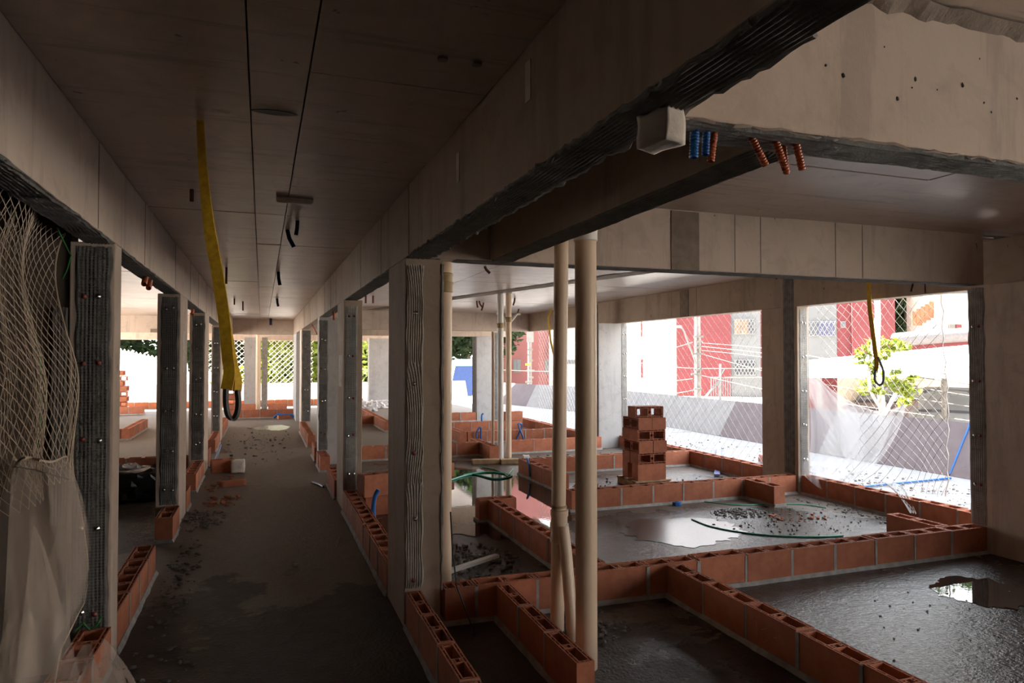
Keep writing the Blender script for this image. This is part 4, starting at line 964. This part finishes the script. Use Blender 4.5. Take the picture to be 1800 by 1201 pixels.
def window(u0, u1, v0, v1, out, glass=GLASS, n=3, grille=True):
    f_ = bpart('window', u0, u1, v0, v1, FRAME, out+.04, .08)
    for k in range(n):
        a = u0+1+(u1-u0-1)*k/n; c = u0+(u1-u0-1)*(k+1)/n
        bpart('pane', a, c, v0+1.2, v1-1.2, glass[k] if isinstance(glass, list) else glass, out+.07, .05, parent=f_)
    if grille:
        m_ = MB()
        for k in range(-3, n*2+1):
            for sg in (1,-1):
                ua = u0+(u1-u0)*k/(n*2); ub = ua+(v1-v0)*.6; va, vb = (v0, v1) if sg > 0 else (v1, v0)
                if ub < u0 or ua > u1: continue
                if ua < u0: va = va+(vb-va)*(u0-ua)/(ub-ua); ua = u0
                if ub > u1: vb = va+(vb-va)*(u1-ua)/(ub-ua); ub = u1
                m_.bar(bpoint(ua, va, out+.16), bpoint(ub, vb, out+.16), .022)
        m_.build('window_grille', FRAME, b)
BR = plain('curtain_brown', (.18,.10,.07), .6, 0, (.35,.2,.08), 1)
window(1291,1327,561,588,.15,[BR,BR,GLASS]); window(1291,1328,632,660,.15); window(1421,1468,565,591,.1,[GLASS,BGLASS,BGLASS],3); window(1421,1470,632,655,.1)
window(1478,1487,565,576,.0,GLASS,1,False); window(1127,1148,632,664,0,FRAME,1,False); window(899,912,632,655,-.5,FRAME,2,False); window(955,966,632,656,-.5,FRAME,2,False); window(995,1035,632,640,0,WHITE,2,False)
bpart('pink_band', 1127, 1129, 566, 592, PINK, .06, .06); bpart('pink_band', 1127, 1130, 632, 664, PINK, .08, .06); bpart('door_recess', 1470.5, 1477, 690, 705, GLASS, .08, .06)
# railing in front of the building
t = thing('street_fence', 'white bar fence in front of the pink wall, right of the street pole', 'fence', tuple(at(1280,700,40)))
for k in range(22): MB().bar(at(1250+k*4.2,663,40), at(1250+k*4.2,702,40), .035).build('fence_bar', WHITE, t)
MB().bar(at(1248,664,40), at(1342,664,40), .04).build('fence_rail', WHITE, t); MB().bar(at(1266,640,40), at(1266,705,40), .09).build('fence_post', WHITE, t)
MB().bar(at(1266,668,40), at(1234,705,40), .07).build('stair_rail', WHITE, t); MB().bar(at(1266,660,40), at(1273,648,40), .06).build('post_arm', WHITE, t)
tag(MB().obox(at(1200,716,41)+Vector((0,0,-.3)), RT*9, FW*.1, Vector((0,0,.62))).build('street_wall', plain('wall_peach', (.85,.62,.52), .9), origin=at(1200,727,41)), 'low peach street wall below the cream house', 'wall')
# poles and wires
POLE = plain('pole_concrete', (.15,.14,.13), .85, 0, (.11,.10,.095), 2)
CABLE = plain('cable_pale', (.10,.085,.07), .7); CABLED = plain('cable_dark', (.10,.09,.08), .7)
def pole(label, u, d, r, vt):
    t_ = thing('utility_pole', label, 'utility pole', (at(u,627,d).x, at(u,627,d).y, GZ)); p = at(u,627,d)
    MB().tube([(p.x,p.y,GZ),(p.x,p.y,at(u,vt,d).z)], [r*1.12, r*.9], 14).build('pole_shaft', POLE, t_, smooth=True)
    return t_, p
t, p = pole('tall concrete utility pole with a street lamp arm, in front of the pink wall', 1226, 26, .115, 440)
ar = smooth_path([at(u, v, 25.8) for u, v in ((1224,640),(1216,618),(1207,595),(1201,580),(1196,575))]); MB().tube(ar, .035, 7).build('lamp_arm', POLE, t, smooth=True)
MB().obox(at(1190,574.5,25.8), RT*.15, FW*.08, Vector((0,0,.045))).build('lamp_head', CREAM, t)
for v_ in (592, 601, 611, 622, 650, 658, 684): MB().obox(at(1226+rnd.uniform(-3,3),v_,25.8), RT*rnd.uniform(.12,.2), FW*.05, Vector((0,0,.035))).build('insulator', CABLED if rnd.random() < .4 else POLE, t)
t2, p2 = pole('distant utility pole with a transformer, left of the beige pipes', 931, 38, .11, 520)
MB().obox(at(932,592,37.5), RT*.18, FW*.15, Vector((0,0,.3))).build('transformer', POLE, t2)
MB().obox(at(928,641,37.5), RT*.14, FW*.05, Vector((0,0,.05))).build('yellow_marker', YEL, t2)
for k, v_ in enumerate((615,624,634,652,664,672)): MB().obox(at(931+rnd.uniform(-3,3),v_,37.6), RT*rnd.uniform(.1,.22), FW*.05, Vector((0,0,.05))).build('insulator', CABLED, t2)
def wire(label, pts, r, mat=CABLE):
    q = smooth_path(pts, 5); return tag(MB().tube(q, r, 5).build('street_cable', mat, origin=q[0]), label, 'cable', 'street cables')
for k, (va, vb, vc, pos) in enumerate(((603,612,664,'uppermost'),(609,621,676,'second'),(616,628,697,'third'),(622,652,716,'fourth'))):
    wire(f'{pos} pale street cable from the pole towards the right opening', [at(1232,va,25.8), at(1340,vb,20), at(1480,(vb+vc)/2-3,15.5), at(1712,vc,12), at(1900,vc+30,10)], .009+.003*(k == 1))
wire('lowest pale street cable, across both street openings', [at(1232,660,25.8), at(1340,684,20), at(1500,712,15.5), at(1712,741,12), at(1900,770,10)], .01)
wire('dark street cable crossing level behind the pole', [at(1080,632,30), at(1190,646,27), at(1285,648,24), at(1500,646,18), at(1712,645,14)], .012, CABLED)
wire('thin street cable rising to the pole from the left', [at(1080,640,30), at(1150,622,28), at(1218,602,26)], .014, CABLED)
wire('low street cable left of the pole', [at(1080,675,30), at(1150,673,28), at(1218,666,26)], .014); wire('lowest street cable left of the pole', [at(1080,691,30), at(1170,693,28), at(1225,685,26)], .016)
wire('sagging cable between the distant poles', [at(870,650,38), at(960,653,37), at(1060,650,36)], .016, CABLED)
# low roof, parapet, house
t = thing('carport', 'low white carport roof behind the young tree', 'carport', (at(1560,640,17).x, at(1560,640,17).y, GZ))
ra, rb, rc, rd = at(1380,655,16), at(1760,656,16), at(1760,601,26), at(1380,637,26); m_ = MB()
m_.v = [tuple(q) for q in (ra,rb,rc,rd)] + [tuple(q-Vector((0,0,.12))) for q in (ra,rb,rc,rd)]; m_.f = [(0,1,2,3),(7,6,5,4),(0,4,5,1),(1,5,6,2),(2,6,7,3),(3,7,4,0)]
m_.build('roof_sheet', plain('roof_white', (.86,.85,.83), .7, 0, (.78,.77,.75), 1), t)
for u_ in (1659, 1440, 1740): p_ = at(u_,660,17); MB().tube([(p_.x,p_.y,GZ),(p_.x,p_.y,p_.z)], .06, 8).build('roof_post', CABLED if u_ == 1659 else POLE, t)
MB().obox(at(1690,672,25)+Vector((0,0,-.6)), RT*4.5, FW*.1, Vector((0,0,1.1))).build('rear_wall', plain('wall_beige', (.55,.47,.38), .9), t)
MB().obox(at(1500,690,25)+Vector((0,0,-.1)), RT*2.2, FW*.1, Vector((0,0,.9))).build('rear_wall', PINK, t)
t = thing('parapet_wall', 'dark red wall with a rounded grey coping behind the carport', 'wall', (at(1640,610,30).x, at(1640,610,30).y, GZ))
MB().obox(at(1650,607,30)+Vector((0,0,-.9)), RT*2.4, FW*.12, Vector((0,0,1.2))).build('wall_panel', PINK, t)
MB().tube([at(1572,598,29.8), at(1630,593,29.8), at(1720,587,29.8)], .3, 12).build('coping', plain('coping_grey', (.14,.13,.135), .9), t, smooth=True)
t = thing('small_house', 'white house with an orange tiled roof at the upper right of the street', 'house', (at(1660,560,42).x, at(1660,560,42).y, GZ))
MB().obox(at(1668,560,42)+Vector((0,0,-1)), RT*1.7, FW*1.5, Vector((0,0,2.4))).build('house_wall', CREAM, t)
MB().obox(at(1685,530,41), RT*1.1, FW*.3, Vector((0,0,1.0))).build('upper_wall', WHITE, t)
TILE = plain('roof_tile', (.22,.09,.04), .85, 0, (.15,.06,.03), 3)
for k in range(7):
    MB().obox(at(1612+k*7.5,560-k*4.4,40.8-.02*k), RT*.30, FW*.02+Vector((0,0,.0)), Vector((0,0,.42-.0*k))).build('roof_tile_row', TILE, t)
for u_, mt in ((1632,FRAME),(1645,FRAME),(1673,CABLED),(1685,PINK)): MB().obox(at(u_,577,40.3), RT*.16, FW*.05, Vector((0,0,.22))).build('window', mt, t)
# vehicles
def car(label, c, rz, paint, name='parked_car'):
    t_ = thing(name, label, 'car', c); R_ = Matrix.Rotation(rz, 3, 'Z'); c = Vector(c)
    def loft(secs, n=16, pw=.35):
        m = MB(); b0 = len(m.v)
        for x, hw, z0_, z1_ in secs:
            for k in range(n):
                a = 2*math.pi*k/n; cx, sx = math.cos(a), math.sin(a)
                y = hw*math.copysign(abs(cx)**pw, cx); z = (z0_+z1_)/2 + (z1_-z0_)/2*math.copysign(abs(sx)**pw, sx)
                m.v.append(tuple(c + R_ @ Vector((x, y, z))))
        for i in range(len(secs)-1):
            for k in range(n): m.f.append((i*n+k, i*n+(k+1) % n, (i+1)*n+(k+1) % n, (i+1)*n+k))
        m.f.append(tuple(reversed(range(n)))); m.f.append(tuple((len(secs)-1)*n+k for k in range(n))); return m
    loft([(-2.1,.6,.35,.75),(-2.0,.78,.25,.88),(-1.2,.86,.2,.95),(0,.87,.2,.98),(1.0,.86,.2,.95),(1.7,.80,.24,.80),(2.05,.65,.32,.66),(2.12,.5,.38,.58)]).build('car_body', paint, t_, smooth=True)
    loft([(-1.7,.62,.86,1.0),(-1.2,.68,.88,1.38),(-.3,.70,.9,1.47),(.35,.68,.9,1.44),(1.15,.62,.88,.98)], 16, .5).build('cabin_glass', GLASS, t_, smooth=True)
    loft([(-1.15,.58,1.36,1.43),(-.3,.60,1.44,1.50),(.3,.57,1.42,1.47)], 16, .5).build('car_roof', paint, t_, smooth=True)
    for x in (-1.3, 1.3):
        for s in (-1, 1): MB().tube([c+R_@Vector((x, s*.72, .31)), c+R_@Vector((x, s*.9, .31))], .31, 18).build('wheel', BLK, t_, smooth=True)
    for s in (-1, 1): MB().obox(c+R_@Vector((2.03, s*.52, .6)), R_@Vector((.06,0,0)), R_@Vector((0,.14,0)), (0,0,.06)).build('headlamp', FRAME, t_)
    return t_
cp_ = at(1668,722,18.5); car('white car parked under the carport roof', (cp_.x, cp_.y, -.72), math.radians(215), WHITE)
cp_ = at(1560,712,24.5); car('dark car parked behind the torn net', (cp_.x, cp_.y, -.85), math.radians(200), plain('car_dark', (.05,.02,.025), .25))
# trees
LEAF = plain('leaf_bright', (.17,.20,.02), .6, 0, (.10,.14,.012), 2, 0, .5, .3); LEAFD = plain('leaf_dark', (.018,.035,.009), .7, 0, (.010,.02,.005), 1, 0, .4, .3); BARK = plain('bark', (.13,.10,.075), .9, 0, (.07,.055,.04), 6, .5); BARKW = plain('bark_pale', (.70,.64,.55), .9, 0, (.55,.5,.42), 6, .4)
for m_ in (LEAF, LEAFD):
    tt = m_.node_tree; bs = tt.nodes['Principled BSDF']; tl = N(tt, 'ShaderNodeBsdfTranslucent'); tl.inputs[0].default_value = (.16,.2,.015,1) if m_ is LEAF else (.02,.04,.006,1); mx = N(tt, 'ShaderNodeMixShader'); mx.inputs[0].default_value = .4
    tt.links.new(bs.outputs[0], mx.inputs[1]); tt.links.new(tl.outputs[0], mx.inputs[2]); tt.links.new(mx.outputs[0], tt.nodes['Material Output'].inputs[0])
def leaves(m, c, r, n, size, q, squash=.75):
    for k in range(n):
        d = Vector((q.gauss(0,1), q.gauss(0,1), q.gauss(0,1))).normalized()*(q.random()**.4); p_ = Vector(c)+Vector((d.x*r, d.y*r, d.z*r*squash))
        a = Vector((q.gauss(0,1), q.gauss(0,1), q.gauss(0,.6))).normalized(); b_ = a.cross(Vector((q.gauss(0,1), q.gauss(0,1), q.gauss(0,1)))).normalized(); s = size*q.uniform(.6,1.3); i = len(m.v)
        nn = a.cross(b_)*s*.15
        m.v += [tuple(p_-a*s), tuple(p_+b_*s*.45+nn), tuple(p_+a*s), tuple(p_-b_*s*.45+nn)]; m.f += [(i,i+1,i+2),(i,i+2,i+3)]
def tree(label, base, trunk, blobs, leafmat, bark, size, n, seed, name='street_tree'):
    q = random.Random(seed); t_ = thing(name, label, 'tree', base)
    for pts, r in trunk: MB().tube(smooth_path(pts, 4), r, 8).build('trunk', bark, t_, smooth=True)
    m = MB()
    for c, r in blobs: leaves(m, c, r, int(n*r*r*q.uniform(.8,1.2))+4, size, q)
    tag(m.build('foliage', leafmat, t_), kind='stuff'); return t_
D = 13.
tree('young tree with bright yellow green leaves behind the sling', (at(1545,740,D).x, at(1545,740,D).y, GZ),
     [([at(1550,800,D), at(1551,735,D), at(1548,690,D), at(1543,660,D)], .06), ([at(1551,735,D), at(1570,700,D), at(1585,670,D)], .035), ([at(1549,720,D), at(1532,690,D), at(1528,650,D), at(1540,560,D+.2)], .03), ([at(1541,640,D), at(1543,560,D), at(1541,510,D)], .05)],
     [(at(u,v,D+rnd.uniform(-.4,.4)), r) for u, v, r in ((1520,618,.16),(1545,602,.2),(1570,608,.2),(1590,612,.13),(1510,632,.13),(1530,640,.14),(1555,625,.15),(1530,672,.17),(1560,665,.18),(1585,680,.2),(1600,690,.16),(1515,685,.12),(1590,705,.14),(1605,665,.12),(1545,690,.12),(1535,655,.1),(1575,655,.1))], LEAF, BARKW, .075, 1500, 3)
q0 = random.Random(4)
def crown(u, v, d, r, k=14, spread=1.): return [(at(u+q0.uniform(-1,1)*r*FPX/d*spread, v+q0.uniform(-1,.8)*r*FPX/d*.8*spread, d+q0.uniform(-1,1)*r), r*q0.uniform(.35,.6)) for _ in range(k)]
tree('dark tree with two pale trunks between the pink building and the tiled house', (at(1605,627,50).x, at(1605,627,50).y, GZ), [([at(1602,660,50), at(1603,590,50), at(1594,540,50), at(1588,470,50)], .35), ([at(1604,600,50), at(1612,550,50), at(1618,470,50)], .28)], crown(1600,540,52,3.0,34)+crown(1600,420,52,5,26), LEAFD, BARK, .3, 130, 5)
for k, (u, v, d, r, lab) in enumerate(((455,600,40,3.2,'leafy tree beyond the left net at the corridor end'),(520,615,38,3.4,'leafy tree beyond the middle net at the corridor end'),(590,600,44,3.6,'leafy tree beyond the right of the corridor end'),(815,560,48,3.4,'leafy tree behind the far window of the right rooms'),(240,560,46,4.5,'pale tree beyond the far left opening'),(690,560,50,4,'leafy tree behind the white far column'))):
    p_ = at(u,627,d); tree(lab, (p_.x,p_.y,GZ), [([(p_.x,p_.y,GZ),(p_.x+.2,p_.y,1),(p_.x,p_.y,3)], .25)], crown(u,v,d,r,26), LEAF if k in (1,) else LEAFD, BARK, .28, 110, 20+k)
for k, (u, d, h_, r) in enumerate(((2080,30,5,3.0),(2230,26,5.5,3.),(1690,75,15,5.))):
    p_ = at(u,627,d); tree(('leafy street tree beyond the right column','tall street tree outside the picture at the right','tall tree behind the tiled house')[k], (p_.x,p_.y,GZ), [([(p_.x,p_.y,GZ),(p_.x+.2,p_.y,h_*.5),(p_.x,p_.y,h_)], .25)], [(Vector((p_.x,p_.y,h_))+Vector((q0.uniform(-1,1)*r,q0.uniform(-1,1)*r,q0.uniform(-.8,1)*r)), r*.5) for _ in range(18)], LEAF, BARK, .22, 130, 40+k)
t = thing('shed_roof', 'pale corrugated roof outside the far left opening', 'roof', (at(230,650,34).x, at(230,650,34).y, GZ))
ra, rb, rc, rd = at(150,700,30), at(330,700,30), at(330,640,40), at(150,600,40); m_ = MB()
def rp(s, t_): p_ = (ra*(1-s)+rb*s)*(1-t_)+(rd*(1-s)+rc*s)*t_; return p_+Vector((0,0,.06*math.cos(s*2*math.pi*26)))
m_.grid(rp, 156, 2); m_.build('roof_sheet', plain('roof_fibre', (.62,.58,.54), .9), t)
MB().obox(at(240,690,31)+Vector((0,0,-.9)), RT*2.6, FW*.1, Vector((0,0,.8))).build('shed_wall', CREAM, t)
tag(MB().obox(at(815,650,34)-Vector((0,0,.55)), RT*.55, FW*.6+Vector((0,0,.15)), Vector((.2,0,.9))).build('blue_tarp', plain('tarp_blue', (.008,.03,.12), .6), origin=at(812,655,34)), 'blue tarpaulin outside the far window of the right rooms', 'tarpaulin')
t = thing('street_block', 'pale houses closing the street to the right, beyond the picture', 'building', (40, -5, GZ))
MB().box(38, 46, -30, 6, GZ, 6).build('house_wall', CREAM, t); MB().box(37.6, 46.4, -30.4, 6.4, 6, 6.3).build('flat_roof', WHITE, t)
